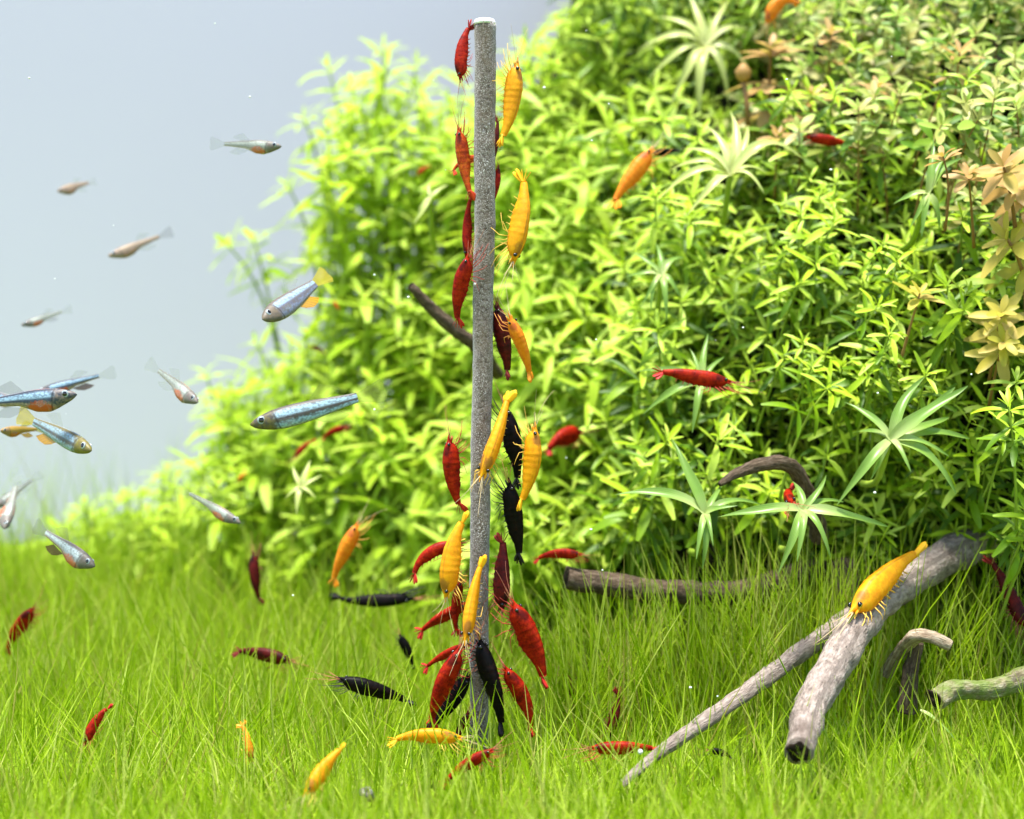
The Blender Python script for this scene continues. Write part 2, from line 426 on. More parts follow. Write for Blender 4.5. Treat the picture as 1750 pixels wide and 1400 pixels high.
rng = random.Random(5)
pts = []; cell = {}
def far_enough(x, y, r):
    cx, cy = int(x // 40), int(y // 40)
    for i in range(cx - 1, cx + 2):
        for j in range(cy - 1, cy + 2):
            for (a, b) in cell.get((i, j), ()):
                if (a - x) ** 2 + (b - y) ** 2 < r * r: return False
    return True
for _ in range(60000):
    x, y = rng.uniform(70, 1930), rng.uniform(-90, 1045)
    r = 37 - 4 * sstep(850, 1400, x)
    if inside(x, y) and (x > 900 or y > 770 or (inside(x - 34, y) and inside(x - 14, y - 34))) and far_enough(x, y, r):
        pts.append((x, y)); cell.setdefault((int(x // 40), int(y // 40)), []).append((x, y))

CLEAR = [(1515, 990, 95), (1185, 645, 85), (1080, 305, 75), (1415, 242, 55), (965, 755, 45), (952, 955, 55), (1350, 850, 45), (1290, 810, 75), (1522, 752, 110), (1205, 880, 90), (1372, 880, 90), (1715, 285, 70), (1612, 268, 40), (1712, 560, 75), (1722, 410, 60), (1572, 502, 45), (1318, 85, 60), (1335, 20, 45), (1248, 300, 80), (1205, 80, 100), (1130, 470, 55), (592, 945, 60), (775, 540, 60), (515, 832, 40), (740, 335, 40)]
HOLLOW = [(1335, 735, 85), (1310, 640, 45), (1700, 880, 70), (1545, 925, 50), (1440, 930, 70), (1655, 640, 60), (1480, 370, 55), (1440, 560, 40), (1590, 590, 45), (1250, 920, 60), (1640, 430, 40)]  # tips set back and thinned here so dark soil reads as shade
def setback(x, y):
    m = 0
    for (cx, cy, r) in HOLLOW:
        q = math.hypot(x - cx, y - cy) / r
        if q < 1: m = max(m, 4.2 * (1 - q * q))
    for (cx, cy, r) in CLEAR:
        q = math.hypot(x - cx, y - cy) / r
        if q < 1.15: m = max(m, 2.0 * min(1, (1.15 - q) * 2.5))
    return m
def tip_axis(rng, px):
    f = sstep(500, 1250, px)
    return Vector((rng.gauss(-.15 * (1 - f), .3), -(.15 + .75 * f) + rng.gauss(0, .25), 1 - .25 * f)).normalized()

front = []
for (x, y) in pts:
    ol = is_olive(x, y, rng)
    front.append(dict(px=x, py=y, d=D(x, y) + rng.uniform(-1.3, 1.3) + setback(x, y), sc=psize(x) * rng.uniform(.72, 1.2) * (.8 if ol else 1), olive=ol, a=tip_axis(rng, x)))
vis = [f for f in front if 0 < f['px'] < 1750 and 0 < f['py'] < 985]
rng.shuffle(vis)
vis.sort(key=lambda f: -(f['sc'] / f['d']) + rng.uniform(0, .010))
green_ind = [f for f in vis if not f['olive']][:292]; olive_ind = [f for f in vis if f['olive']][:60]
def zone(f):
    x, y = f['px'], f['py']
    if x < 560: return ('blurred pale lime stem plant on the far left flank of the planted hill', 'blurred stem plants on the left flank')
    if x < 860: return ('blurred lime stem plant on the hill just left of the upright rod', 'blurred stem plants left of the rod')
    if x < 1130: return ('slightly blurred bright green stem plant on the hill just right of the rod', 'stem plants right of the rod')
    if y < 420: return ('bright green stem plant with whorled leaves high on the hill at upper right', 'green stem plants high on the right')
    return ('sharp green stem plant with star shaped whorls on the lower right hill face', 'green stem plants low on the right')
MARKS = [(540, 698, 'the striped blue fish'), (505, 508, 'the yellow tailed fish'), (355, 862, 'the slim brownish fish'), (300, 655, 'the pale diving fish'), (745, 530, 'the dark branch behind the rod'),
    (735, 338, 'the cream leaf tuft'), (515, 832, 'the small cream star plant'), (592, 945, 'the blurred orange shrimp'), (770, 800, 'the red shrimp at the rod'), (735, 960, 'the red shrimp with curled tail'),
    (868, 175, 'the uppermost yellow shrimp'), (878, 372, 'the head down yellow shrimp'), (888, 590, 'the orange shrimp with both eyes showing'), (898, 795, 'the farthest right yellow shrimp'), (965, 758, 'the blurred red shrimp on the leaves'),
    (955, 955, 'the red shrimp on the log'), (1080, 305, 'the orange shrimp on the hill'), (1130, 470, 'the drooping pale star plant'), (1185, 645, 'the level red shrimp'), (1248, 300, 'the pale cream star plant'),
    (1205, 80, 'the blurred top star plant'), (1205, 878, 'the left reaching star plant'), (1310, 800, 'the curved wood stub'), (1372, 872, 'the star plant over the grass'), (1522, 752, 'the large pale star plant'),
    (1415, 242, 'the red shrimp high on the hill'), (1318, 85, 'the blurred pink leaf cluster'), (1270, 170, 'the budded stalk'), (1572, 502, 'the small amber plant'), (1712, 560, 'the amber rosettes'), (1715, 285, 'the salmon pink rosette'),
    (1612, 268, 'the small pink sprig'), (1515, 990, 'the yellow shrimp on the branch'), (1722, 410, 'the yellowish pink plant'), (1335, 25, 'the arched orange shrimp'), (1100, 1005, 'the dark log')]
def name_plants(fs, first):
    taken = {}
    for (mx, my, what) in MARKS:
        for word, ux, uy in (('above', 0, -1), ('below', 0, 1), ('left of', -1, 0), ('right of', 1, 0)):
            best = None
            for f in fs:
                dx, dy = f['px'] - mx, f['py'] - my; al = dx * ux + dy * uy; ac = abs(dx * uy) + abs(dy * ux)
                if len(what) < 38 and 15 < al < 120 and ac < al * .8 and id(f) not in taken:
                    q = math.hypot(dx, dy)
                    if best is None or q < best[0]: best = (q, f)
            if best: taken[id(best[1])] = '%s %s %s' % (first(best[1]), word, what)
    return taken
own = name_plants(green_ind, lambda f: 'blurred lime stem plant' if f['px'] < 860 else 'green stem plant with narrow leaves')
own.update(name_plants(olive_ind, lambda f: 'olive stem plant with small oval leaves'))
for f in green_ind:
    f['d'] -= .7; lab, grp = zone(f)
    stem_plant(rng, 'stem_plant', P(f['px'], f['py'], f['d']), f['a'], f['sc'] * 1.08, 4, 'leaf' if f['px'] > 1000 else 'leaf_far', own.get(id(f), lab), grp)
for f in olive_ind:
    f['d'] -= .5
    stem_plant(rng, 'stem_plant', P(f['px'], f['py'], f['d']), f['a'], f['sc'], 4, 'olive', own.get(id(f), 'olive stem plant with small oval leaves high on the hill at upper right'), 'olive stem plants at upper right', stem_mat='stem_red', gap=1.2)
used = set(id(f) for f in green_ind + olive_ind)

# everything beyond the nearest ones: one mass of leaves on stems
B = {q_: [] for q_ in ('leaf', 'leaf_tip', 'leaf_far', 'leaf_far_tip', 'olive', 'olive_tip')}; stems = Geo()
def mass_stem(x, y, d, sc, a, ol, whorls):
    T = P(x, y, d)
    q = 'olive' if ol else ('leaf' if x > 1000 else 'leaf_far'); ls = whorl_leaves(rng, T, a, sc, whorls)
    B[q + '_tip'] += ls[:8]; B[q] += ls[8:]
    p = stem_path(rng, T, a, 2 + 1.5 * sc, 4); tube(stems, p, [.03 * sc, .04 * sc, .05 * sc, .05 * sc], 3, cap=False)
for f in front:
    if id(f) not in used: mass_stem(f['px'], f['py'], f['d'], f['sc'], f['a'], f['olive'], 4)
for _ in range(1700):
    x, y = rng.uniform(60, 1930), rng.uniform(-90, 1060)
    if not (inside(x, y) and (x > 900 or y > 770 or (inside(x - 40, y) and inside(x - 20, y - 40)))): continue
    if x > 1150 and rng.random() < (.8 if y > 720 else .5): continue
    if any(math.hypot(x - cx, y - cy) < r * .95 for (cx, cy, r) in HOLLOW): continue
    d = D(x, y) + rng.uniform(2.0, 4.4) + (rng.uniform(0, 4) if x < 700 else 0)
    mass_stem(x, y, d, psize(x) * rng.uniform(.8, 1.2), tip_axis(rng, x), is_olive(x, y, rng), 4)
def bulk(name, items, shapes, mat, segs):
    Vs, Qs, off = [], [], 0
    idx = RS.randint(0, len(shapes), len(items))
    for si, sp in enumerate(shapes):
        lv, lq = leaf_verts(segs, *sp)
        sel = [items[i] for i in np.nonzero(idx == si)[0]]
        if not sel: continue
        R = np.array([[list(r) for r in s[1]] for s in sel], np.float32); L = np.array([s[2] for s in sel], np.float32)
        T = np.array([tuple(s[0]) for s in sel], np.float32)
        X = np.einsum('nij,kj->nki', R, lv) * L[:, None, None] + T[:, None, :]
        q = lq[None] + (np.arange(len(sel)) * len(lv))[:, None, None] + off
        Vs.append(X.reshape(-1, 3)); Qs.append(q.reshape(-1, 4)); off += len(sel) * len(lv)
    return np_mesh(name, np.concatenate(Vs), np.concatenate(Qs), mat)
for nm, q, sh, lab in (('green_foliage', 'leaf', narrow, 'dense green leaves filling the right side of the planted hill'), ('lit_young_green_foliage', 'leaf_tip', narrow, 'young leaf tips coloured as if lit over the right side of the planted hill'),
        ('lime_foliage', 'leaf_far', narrow, 'blurred lime leaves filling the left side of the planted hill'), ('lit_young_lime_foliage', 'leaf_far_tip', narrow, 'blurred young leaf tips, lit and hazed in colour, left side of planted hill'),
        ('olive_foliage', 'olive', oval, 'olive brown oval leaves filling the hill at upper right'), ('lit_young_olive_foliage', 'olive_tip', oval, 'pinkish young leaf tips coloured as if lit on the hill at upper right')):
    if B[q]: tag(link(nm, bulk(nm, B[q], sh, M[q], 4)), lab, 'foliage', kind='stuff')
tag(link('foliage_stems', stems.mesh('foliage_stems', M['stem'])), 'thin green stems inside the leaf mass of the hill', 'stems', kind='stuff')

# the sprig that leans out over the open water, and a few named outliers
for (x, y, d, a, sc, lab) in ((388, 418, 65.0, (-.7, -.3, .5), 1.9, 'blurred lime sprig leaning furthest left over the open water'),
        (433, 408, 65.5, (-.25, -.3, .9), 1.8, 'blurred lime sprig upright beside the leaning sprig at the left'),
        (562, 118, 66.0, (-.25, -.2, 1), 1.7, 'blurred lime sprig with upright leaves at the upper left corner of the bush'),
        (655, 85, 66.0, (.05, -.2, 1), 1.7, 'blurred lime sprig forming the topmost point of the bush left of the rod'),
        (712, 112, 66.0, (.35, -.2, .9), 1.6, 'blurred lime sprig bending right just left of the rod top'),
        (288, 805, 66.0, (-.2, -.2, 1), 1.7, 'blurred lime sprig standing alone above the low left foliage'),
        (148, 868, 67.0, (-.3, -.2, 1), 1.6, 'leftmost blurred lime sprig of the planted hill, low by the grass'),
        (352, 640, 66.0, (-.3, -.2, 1), 1.8, 'blurred lime sprig at the left edge above the pale swimming fish'),
        (520, 205, 65, (-.5, -.3, .9), 1.9, 'blurred lime sprig leaning left from the upper left side of the bush'),
        (492, 318, 65, (-.6, -.3, .8), 1.9, 'blurred lime sprig leaning left between the topmost fish and the yellow tailed fish'),
        (602, 150, 65, (-.1, -.3, 1), 1.8, 'blurred lime sprig in the notch between the two tallest left sprigs'),
        (440, 590, 65, (-.5, -.3, .8), 1.9, 'blurred lime sprig reaching left below the yellow tailed fish'),
        (790, 140, 64, (.1, -.3, 1), 1.7, 'blurred lime sprig right beside the upper rod on its left'),
        (890, 88, 62, (-.1, -.3, 1), 1.6, 'blurred lime sprig just above the uppermost yellow shrimp'),
        (955, 42, 62, (-.2, -.3, 1), 1.6, 'blurred lime sprig at the top edge where the bush leaves the frame'),
        (215, 850, 66, (-.1, -.2, 1), 1.5, 'short blurred lime sprig between the two lowest left sprigs'),
        (1120, 335, 47.2, (-.1, -.5, .9), 1.35, 'large bright green rosette just right of the orange shrimp')):
    stem_plant(rng, 'stem_plant', P(x, y, d), Vector(a), sc, 5, 'leaf_far', lab, None, length=6)

# pink and amber plants
for (x, y, d, a, sc, wh, per, key, lab) in (
        (1715, 285, 40.6, (-.5, -.6, .5), 1.25, 4, 6, 'pink', 'big salmon pink leaf rosette at the right edge'),
        (1612, 268, 41.2, (-.5, -.3, .8), .8, 2, 4, 'pink', 'small pink tipped sprig left of the big salmon rosette'),
        (1655, 300, 41.4, (-.3, -.6, .7), .9, 2, 5, 'pink', 'pink sprig with spread leaves between small sprig and salmon rosette'),
        (1722, 410, 41.2, (-.7, -.4, .4), 1.5, 3, 5, 'amber', 'yellowish pink plant with long leaves at the right edge under the salmon rosette'),
        (1712, 535, 40.8, (-.15, -.75, .5), 1.0, 4, 6, 'amber', 'amber leaf rosette at the right edge, upper of two'),
        (1715, 585, 40.6, (-.1, -.8, .35), .95, 3, 6, 'amber', 'amber leaf rosette at the right edge, lower of two'),
        (1572, 502, 41.5, (.1, -.5, .8), .95, 2, 5, 'amber', 'small amber plant with six leaves alone among the green whorls'),
        (1318, 85, 51, (0, -.4, .9), 1.6, 4, 6, 'pink', 'blurred pink leaf cluster near the top under an orange shrimp'),
        (1390, 165, 49, (.1, -.5, .9), 1.0, 3, 4, 'pink', 'faint pink tipped plant high up right of the blurred pink cluster'),
        (1500, 150, 47, (.1, -.5, .9), .9, 3, 4, 'pink', 'pinkish plant tip high on the right among olive leaves'),
        (1330, 230, 48, (0, -.6, .8), .8, 2, 5, 'pink', 'small blush pink tip left of the red shrimp on the hill'),
        (1420, 60, 50, (0, -.4, .9), 1.1, 3, 4, 'pink', 'rusty pink plant tip near the top edge right of the orange shrimp'),
        (1640, 90, 46.5, (0, -.4, .9), 1.0, 3, 4, 'pink', 'rusty plant tip near the top right corner')):
    stem_plant(rng, 'pink_plant', P(x, y, d - .6), Vector(a), sc, wh, key, lab, None, per=per, gap=1.2, stem_mat='stem_red', thick=.06, length=1.5 + .9 * sc, cat='plant',
               lens=(.6, .85, 1, 1, 1, 1), elev=(40, 15, 0, -12, -20, -20))
# a budded stalk
g = Geo(); p0 = P(1278, 215, 50); p1 = P(1270, 138, 50)
tube(g, [p0, p0.lerp(p1, .5) + Vector((.05, 0, 0)), p1], [.1, .09, .08], 6)
bud = link('bud_stalk', g.mesh('bud_stalk', M['stem_red'])); tag(bud, 'bare rusty stalk with a single pink bud high on the hill', 'plant')
g = Geo(); tube(g, [p1 - Vector((0, 0, .05)), p1 + Vector((0, 0, .12)), p1 + Vector((0, 0, .35)), p1 + Vector((0, 0, .62))], [.1, .26, .3, .08], 8)
link('bud', g.mesh('bud', M['pink']), bud)

def strap_verts(width, n=12):
    V, Q = [], []
    for i in range(n + 1):
        t = i / n; wd = width * .5 * min(1, .55 + t * 2.2) * (1 - t ** 1.7) ** .9 + .004
        for a, zz in ((-1, .45), (-.5, .12), (0, 0), (.5, .12), (1, .45)): V.append((t, wd * a, zz * wd + .01 * math.sin(t * 9) * (a + .3)))
    for i in range(n):
        for j in range(4): a = i * 5 + j; Q.append((a, a + 5, a + 6, a + 1))
    return np.array(V, np.float32), np.array(Q, np.int32)
# star plants: explicit leaves as (dx, dy in px, depth offset of the tip, droop)
def star_plant(px, py, d, leaves, key, label, stem_len=4):
    d -= .7
    C_ = P(px, py, d); base = C_ + Vector((0, stem_len * .8, -stem_len * .35))
    root = bpy.data.objects.new('star_plant', None); COL.objects.link(root); root.location = base
    tag(root, label, 'plant')
    g = Geo(); sp, rr = smooth_path([C_ + Vector((0, .1, 0)) - base, Vector((0, -stem_len * .45, stem_len * .05)), Vector((0, 0, 0))], [.09, .1, .12], 8)
    tube(g, sp, rr, 6); link('stem', g.mesh('stem', M['stem']), root)
    for (dx, dy, dd, dr) in leaves:
        tip = P(px + dx, py + dy, d + dd); v = tip - C_; L = v.length
        up = Vector((0, -.75, .65)); R = basis(v, up)
        wd = rng.uniform(.125, .16) if L > 1.2 else .22
        # droop raises the middle so the tip still lands where it should
        V_, Q_ = strap_verts(wd)
        V_[:, 2] += (dr + .10) * .55 * np.sin(np.pi * V_[:, 0] ** .8); V_[:, 1] += rng.uniform(-.07, .07) * np.sin(np.pi * V_[:, 0])
        me = np_mesh('leaf', V_, Q_, M[key], uv=[(a, b) for a in np.linspace(0, 1, len(V_) // 5) for b in (0, .25, .5, .75, 1)])
        o = link('leaf', me, root); o.matrix_basis = Matrix.Translation(C_ - base) @ R.to_4x4() @ Matrix.Scale(L, 4)
    return root
star_plant(1522, 752, 40.2, [(-80, -65, .8, .1), (58, -108, .8, .1), (110, -90, .3, .1), (132, -92, .0, .1), (100, -38, .9, .1), (135, -2, .8, .05), (100, 28, -.4, .2), (112, 92, -.5, .2), (35, 55, -.8, .2),
    (-92, 112, -.4, .2), (-45, 48, .7, .1), (-65, -12, 1.0, .1), (-35, 70, .3, .1), (14, -60, .9, .1)], 'star', 'large pale star plant spreading long leaves below the amber rosettes')
star_plant(1205, 878, 40.6, [(-155, -32, .2, .15), (-58, -130, .9, .05), (-30, -85, 1, .05), (95, -16, .5, .15), (55, -14, -.4, .2), (-15, 78, -.9, .25), (14, 55, -.9, .25), (-5, 95, -.5, .25), (30, -50, 1, .1)],
    'star', 'star plant with one long leaf reaching left, left of the curved wood stub')
star_plant(1372, 872, 40.0, [(-145, 12, .2, .1), (-18, -50, .8, .1), (40, -60, .7, .1), (145, 28, .1, .1), (48, 82, -.7, .3), (-10, 88, -.9, .25), (-42, 108, -.7, .25), (-5, 60, -.5, .2), (70, -14, .6, .1)],
    'star', 'star plant drooping over the grass under the small red shrimp')
star_plant(1248, 300, 46.2, [(-125, 45, -.2, .3), (-110, -5, .3, .3), (-85, -45, .6, .3), (-40, -85, 1, .1), (0, -110, 1.2, .1), (30, -85, 1, .1), (58, 30, -.7, .35), (62, -5, .2, .3), (-75, 70, -.6, .3), (-30, -40, 1, .1), (125, -28, .8, .5), (48, -40, .9, .2)],
    'star_pale', 'pale cream star plant beside the orange shrimp on the hill')
star_plant(1205, 80, 54.6, [(-60, 100, -.5, .3), (-100, 60, 0, .3), (-120, 10, .3, .3), (-90, -50, .8, .2), (-30, -90, 1, .1), (40, -80, 1, .1), (95, -20, .6, .3), (80, 50, 0, .3), (40, 95, -.6, .3), (-10, 130, -.8, .3)],
    'star_pale', 'blurred pale star plant near the top edge between rod and pink cluster')
star_plant(1130, 470, 45.6, [(-65, 5, .3, .2), (-35, 55, -.5, .35), (-18, 60, -.6, .3), (10, 78, -.7, .3), (35, 40, -.3, .3), (-50, -40, .6, .1), (-10, -55, .8, .1), (40, -30, .6, .2)],
    'star', 'drooping pale star plant among lime whorls below the orange shrimp')
star_plant(1198, 655, 43.3, [(-15, 85, -.6, .2), (-100, 55, .2, .2), (-110, -20, .4, .2), (-20, -60, .6, .1), (40, -45, .6, .1), (60, 15, .3, .2), (12, -85, .8, .1)],
    'star', 'star plant half hidden behind the swimming red shrimp')
star_plant(515, 832, 49, [(-8, 48, -.5, .2), (-28, 20, -.2, .2), (-15, -35, .4, .1), (15, -45, .5, .1), (35, -20, .3, .1), (25, 20, -.2, .1), (3, -20, -.6, .1)],
    'star_pale', 'small blurred cream star plant low on the left of the rod')
star_plant(1585, 330, 42.5, [(-30, 60, -.2, .1), (-10, 75, -.3, .1), (35, -70, .6, .1), (10, -90, .6, .1), (60, -60, .6, .1), (-60, 20, .2, .2), (20, 60, 0, .1)],
    'star', 'star plant with upright pale blades between pink sprigs at upper right')
star_plant(735, 338, 50, [(-28, 45, -.3, .1), (-20, 20, -.2, .1), (18, -10, .2, .1), (30, -22, .4, .1), (-2, -25, .3, .1)],
    'star_pale', 'cream coloured blurred leaf tuft floating left of the rod')

# ------------------------------------------------------------------ grass
def grass(n, seed):
    r = np.random.RandomState(seed)
    Y = -12 + 46 * r.rand(n) ** 1.3
    dpt = Y + CAM_D; X = (r.rand(n) * 1.5 - .75) * dpt * 1750 / FPX
    right = np.clip((X - 0) / 5, 0, 1)
    keep = (Y < 34 - 25 * right) & ((Y < 22) | (r.rand(n) < .6))
    X, Y = X[keep], Y[keep]; n = len(X)
    Z = np.array([G(x, y) for x, y in zip(X, Y)]) - .1
    fr = np.clip((Y + 1) / 6, 0, 1); lg = r.rand(n) < .16
    H = np.where(lg, 1.9 + 1.7 * r.rand(n), .5 + .75 * r.rand(n)) * (1 - fr) + np.where(lg, 3.0 + 1.6 * r.rand(n), 1.2 + 1.5 * r.rand(n)) * fr
    H = H * (1 + .022 * np.clip(Y, 0, 30)) * (1 + .12 * np.clip((X - 2) / 6, 0, 1) * np.clip((Y + 2) / 5, 0, 1))
    H *= np.where((Y < -5) & lg, .8, 1) * np.where((Y > 17) & (X < -8) & lg, 1.25, 1)
    az = r.rand(n) * 2 * np.pi; lean = np.abs(r.normal(0, .34, n)) + .04 + .16 * lg; curl = r.normal(.06, .12, n)
    W = (.0125 + .008 * r.rand(n)) * np.where(lg, 1.5, 1)
    Ls = np.array([0, .35, .7, 1.0]); k = len(Ls)
    ang = lean[:, None] + curl[:, None] * Ls[None]
    hor = np.sin(ang) * H[:, None] * Ls; ver = np.cos(ang) * H[:, None] * Ls
    cx = X[:, None] + hor * np.cos(az)[:, None]; cy = Y[:, None] + hor * np.sin(az)[:, None]; cz = Z[:, None] + ver
    rw = W[:, None] * np.array([1, .95, .75, .12])
    sides = 3; V = np.zeros((n, k, sides, 3), np.float32); ph = r.rand(n) * 6.28
    for s in range(sides):
        a = ph[:, None] + 2 * np.pi * s / sides
        V[:, :, s, 0] = cx + rw * np.cos(a); V[:, :, s, 1] = cy + rw * np.sin(a); V[:, :, s, 2] = cz
    Q = []
    for i in range(k - 1):
        for s in range(sides):
            t = (s + 1) % sides; Q.append((i * sides + s, i * sides + t, (i + 1) * sides + t, (i + 1) * sides + s))
    Q = np.array(Q)[None] + (np.arange(n) * k * sides)[:, None, None]
    return V.reshape(-1, 3), Q.reshape(-1, 4)
def tall(n, seed, x0, x1, y0, y1, h0, h1):
    r = random.Random(seed); g = Geo()
    for _ in range(n):
        x, y = r.uniform(x0, x1), r.uniform(y0, y1); H = r.uniform(h0, h1); ln = abs(r.gauss(0, .3)) + .05; a = r.uniform(0, 6.28); cu = r.gauss(.05, .12)
        b = Vector((x, y, G(x, y) - .1)); pts_ = [b + Vector((math.cos(a) * math.sin(ln + cu * t) * H * t, math.sin(a) * math.sin(ln + cu * t) * H * t, math.cos(ln + cu * t) * H * t)) for t in (0, .25, .5, .75, 1)]
        w_ = r.uniform(.02, .03); tube(g, pts_, [w_, w_, w_ * .9, w_ * .7, w_ * .15], 3, cap=False)
    return g
tag(link('tall_grass', tall(700, 21, .8, 19, 1.0, 3.8, 3.0, 5.2).mesh('tall_grass', M['grass'])), 'tall sparse hair grass blades in front of the dark log', 'grass', kind='stuff')
tag(link('log_grass', tall(320, 23, 1.5, 12, .8, 3.0, 4.2, 6.4).mesh('log_grass', M['grass'])), 'longest grass blades crossing the dark log right of the rod', 'grass', kind='stuff')
tag(link('far_grass', tall(1100, 22, -38, -9, 13, 34, 2.6, 5.4).mesh('far_grass', M['grass'])), 'tall blurred grass blades at the far left against the pale background', 'grass', kind='stuff')
gv, gq = grass(47000, 3)
tag(link('grass', np_mesh('grass', gv, gq, M['grass'])), 'lawn of fine upright green hair grass covering the floor', 'grass', kind='stuff')

# ------------------------------------------------------------------ rod and driftwood
def rough_disp(amp, f):
    def d_(p, dv, L, a):
        q = p * f + dv * .9
        return 1 + amp * noise.fractal(q, .9, 2.0, 5) + amp * .4 * noise.noise(q * 5) + amp * 1.6 * max(0, noise.noise(q * 1.7 + Vector((9, 2, 5))) - .38)
    return d_
a0, a1 = P(829, 40, 39.4), P(818, 1345, 40.0)
pp = [a0.lerp(a1, i / 150) + Vector((.03 * math.sin(i * .045) + .012 * math.sin(i * .21), 0, 0)) for i in range(151)]
g = Geo(); tube(g, pp, [(.305 - .045 * i / 150) * (1 + .03 * noise.noise(Vector((i * .06, 3, 7)))) for i in range(151)], 30, disp=rough_disp(.055, 3.0))
rod = link('upright_rod', g.mesh('upright_rod', M['rod'])); tag(rod, 'tall speckled grey rod standing upright in the grass, covered with shrimp', 'rod')
g = Geo(); tube(g, [a0 - Vector((0, 0, .06)), a0 + Vector((0, 0, .02)), a0 + Vector((0, 0, .09)), a0 + Vector((0, 0, .12))], [.312, .318, .27, .1], 26, disp=rough_disp(.06, 4))
link('top_cap', g.mesh('top_cap', M['rod_top']), rod)

def branch(name, ctrl, mat, label, n=70, amp=.22, f=1.2, end=True, sides=22):
    pts_, rr = smooth_path([P(*c[:3]) for c in ctrl], [c[3] for c in ctrl], n)
    g = Geo(); tube(g, pts_, rr, sides, cap=True, disp=rough_disp(amp, f))
    o = link(name, g.mesh(name, M[mat])); tag(o, label, 'driftwood')
    if end:   # broken hollow end: rim and dark core
        t = (pts_[0] - pts_[1]).normalized(); r0 = rr[0]
        g = Geo(); tube(g, [pts_[0] + t * .012, pts_[0] + t * .03, pts_[0] + t * .015, pts_[0] - t * .02], [r0 * .8, r0 * .72, r0 * .45, r0 * .1], 22, cap=True, disp=rough_disp(.4, 2.2))
        link('cut_end', g.mesh('cut_end', M['core']), o)
    return o
branch('driftwood_branch', [(1060, 1344, 35.4, .10), (1130, 1285, 36.3, .15), (1240, 1208, 38.2, .22), (1340, 1136, 40.2, .25), (1430, 1070, 41.5, .28), (1510, 1015, 43.2, .3)], 'wood', 'long thin grey branch sloping up right out of the grass', end=False, n=90)
branch('driftwood_branch', [(1366, 1284, 34.4, .37), (1388, 1205, 36.4, .43), (1440, 1115, 38.4, .48), (1490, 1040, 40, .47), (1565, 985, 42, .5), (1640, 940, 44.2, .58), (1700, 915, 46, .66)], 'wood', 'thick grey branch with a dark hollow end under the yellow shrimp', n=130, amp=.16)
branch('driftwood_log', [(968, 986, 43, .35), (1050, 1000, 43.3, .37), (1150, 1012, 43.8, .36), (1260, 1012, 44.5, .36), (1340, 990, 45.6, .4), (1450, 960, 47.5, .5)], 'wood_dark', 'dark brown log lying in the grass right of the rod')
branch('driftwood_stub', [(1230, 828, 40.6, .07), (1262, 808, 40.7, .15), (1306, 793, 40.9, .20), (1352, 798, 41.3, .23), (1382, 852, 42.2, .25), (1400, 915, 43.6, .32)], 'wood_dark', 'curved brown wood stub arching over the small red shrimp', n=60)
branch('driftwood_branch', [(1598, 1196, 37.6, .29), (1628, 1180, 37.9, .27), (1690, 1178, 38.4, .27), (1750, 1160, 39, .32), (1830, 1120, 40, .36)], 'wood_moss', 'mossy branch with a hollow pale end entering from the right edge')
branch('driftwood_stub', [(1624, 1104, 39, .15), (1590, 1089, 39.1, .19), (1562, 1090, 39.5, .2), (1536, 1118, 40.4, .19), (1515, 1150, 41.2, .2)], 'wood_pale', 'small pale elbow of wood right of the thick branch', n=50)
branch('driftwood_stub', [(1570, 1098, 39.8, .13), (1556, 1150, 40, .22), (1550, 1215, 40.2, .3)], 'wood_dark', 'dark upright root under the small pale elbow of wood', n=30, end=False)
branch('driftwood_branch', [(702, 488, 45.4, .13), (738, 528, 45.8, .19), (780, 566, 46.3, .22), (818, 596, 47.2, .22), (850, 640, 49.5, .22)], 'wood_dark', 'dark thin branch slanting down behind the upright rod', n=60)
branch('driftwood_log', [(1440, 960, 44.5, .35), (1450, 1010, 44, .4), (1470, 1080, 43, .42)], 'wood_dark', 'dark brown root descending behind the thin branch', n=40, end=False)

# ------------------------------------------------------------------ shrimp
SPROF = np.array([(.10, .030, .030, .026, 0), (.16, .036, .037, .031, 0), (.22, .041, .045, .035, 0), (.28, .048, .060, .039, 0), (.38, .060, .087, .047, 0), (.50, .070, .104, .054, 0), (.60, .076, .102, .06, 0),
    (.70, .078, .094, .063, 0), (.78, .070, .086, .058, 0), (.83, .058, .071, .050, .003), (.865, .042, .052, .040, .009), (.89, .026, .032, .026, .018), (.91, .017, .020, .015, .024), (.95, .012, .012, .009, .025), (.98, .007, .007, .005, .023), (1.0, .002, .002, .002, .021)])
def uvsphere(r, a=10, b=7):
    g = Geo(); V = []; 
    for i in range(b + 1):
        t = math.pi * i / b
        for j in range(a): V.append((r * math.sin(t) * math.cos(2 * math.pi * j / a), r * math.sin(t) * math.sin(2 * math.pi * j / a), r * math.cos(t)))
    g.add(V, grid_faces(b + 1, a, True)); return g
EYE = uvsphere(1).mesh('eye', M['eye'])

def lobe(geo, base, dirv, nrm, L, W, mi=0, n=6, thick=.006):
    side = dirv.cross(nrm).normalized(); nn = side.cross(dirv).normalized(); V = []
    for i in range(n + 1):
        t = i / n; w_ = W * .5 * (.5 + .5 * math.sin(math.pi * min(1, t * .72 + .06))) * (1 if i < n else .45)
        th = thick * (1 - .6 * t)
        for (a, b) in ((-1, 0), (-.5, .8), (.5, .8), (1, 0), (.5, -.8), (-.5, -.8)):
            V.append(base + dirv * (L * t) + side * (a * w_) + nn * (b * th))
    m = len(V); V.append(V[-6] * .5 + V[-3] * .5 + dirv * (.01 * L))
    geo.add(V, grid_faces(n + 1, 6, True), None, mi, [(m - 6 + j, m - 6 + (j + 1) % 6, m) for j in range(6)])

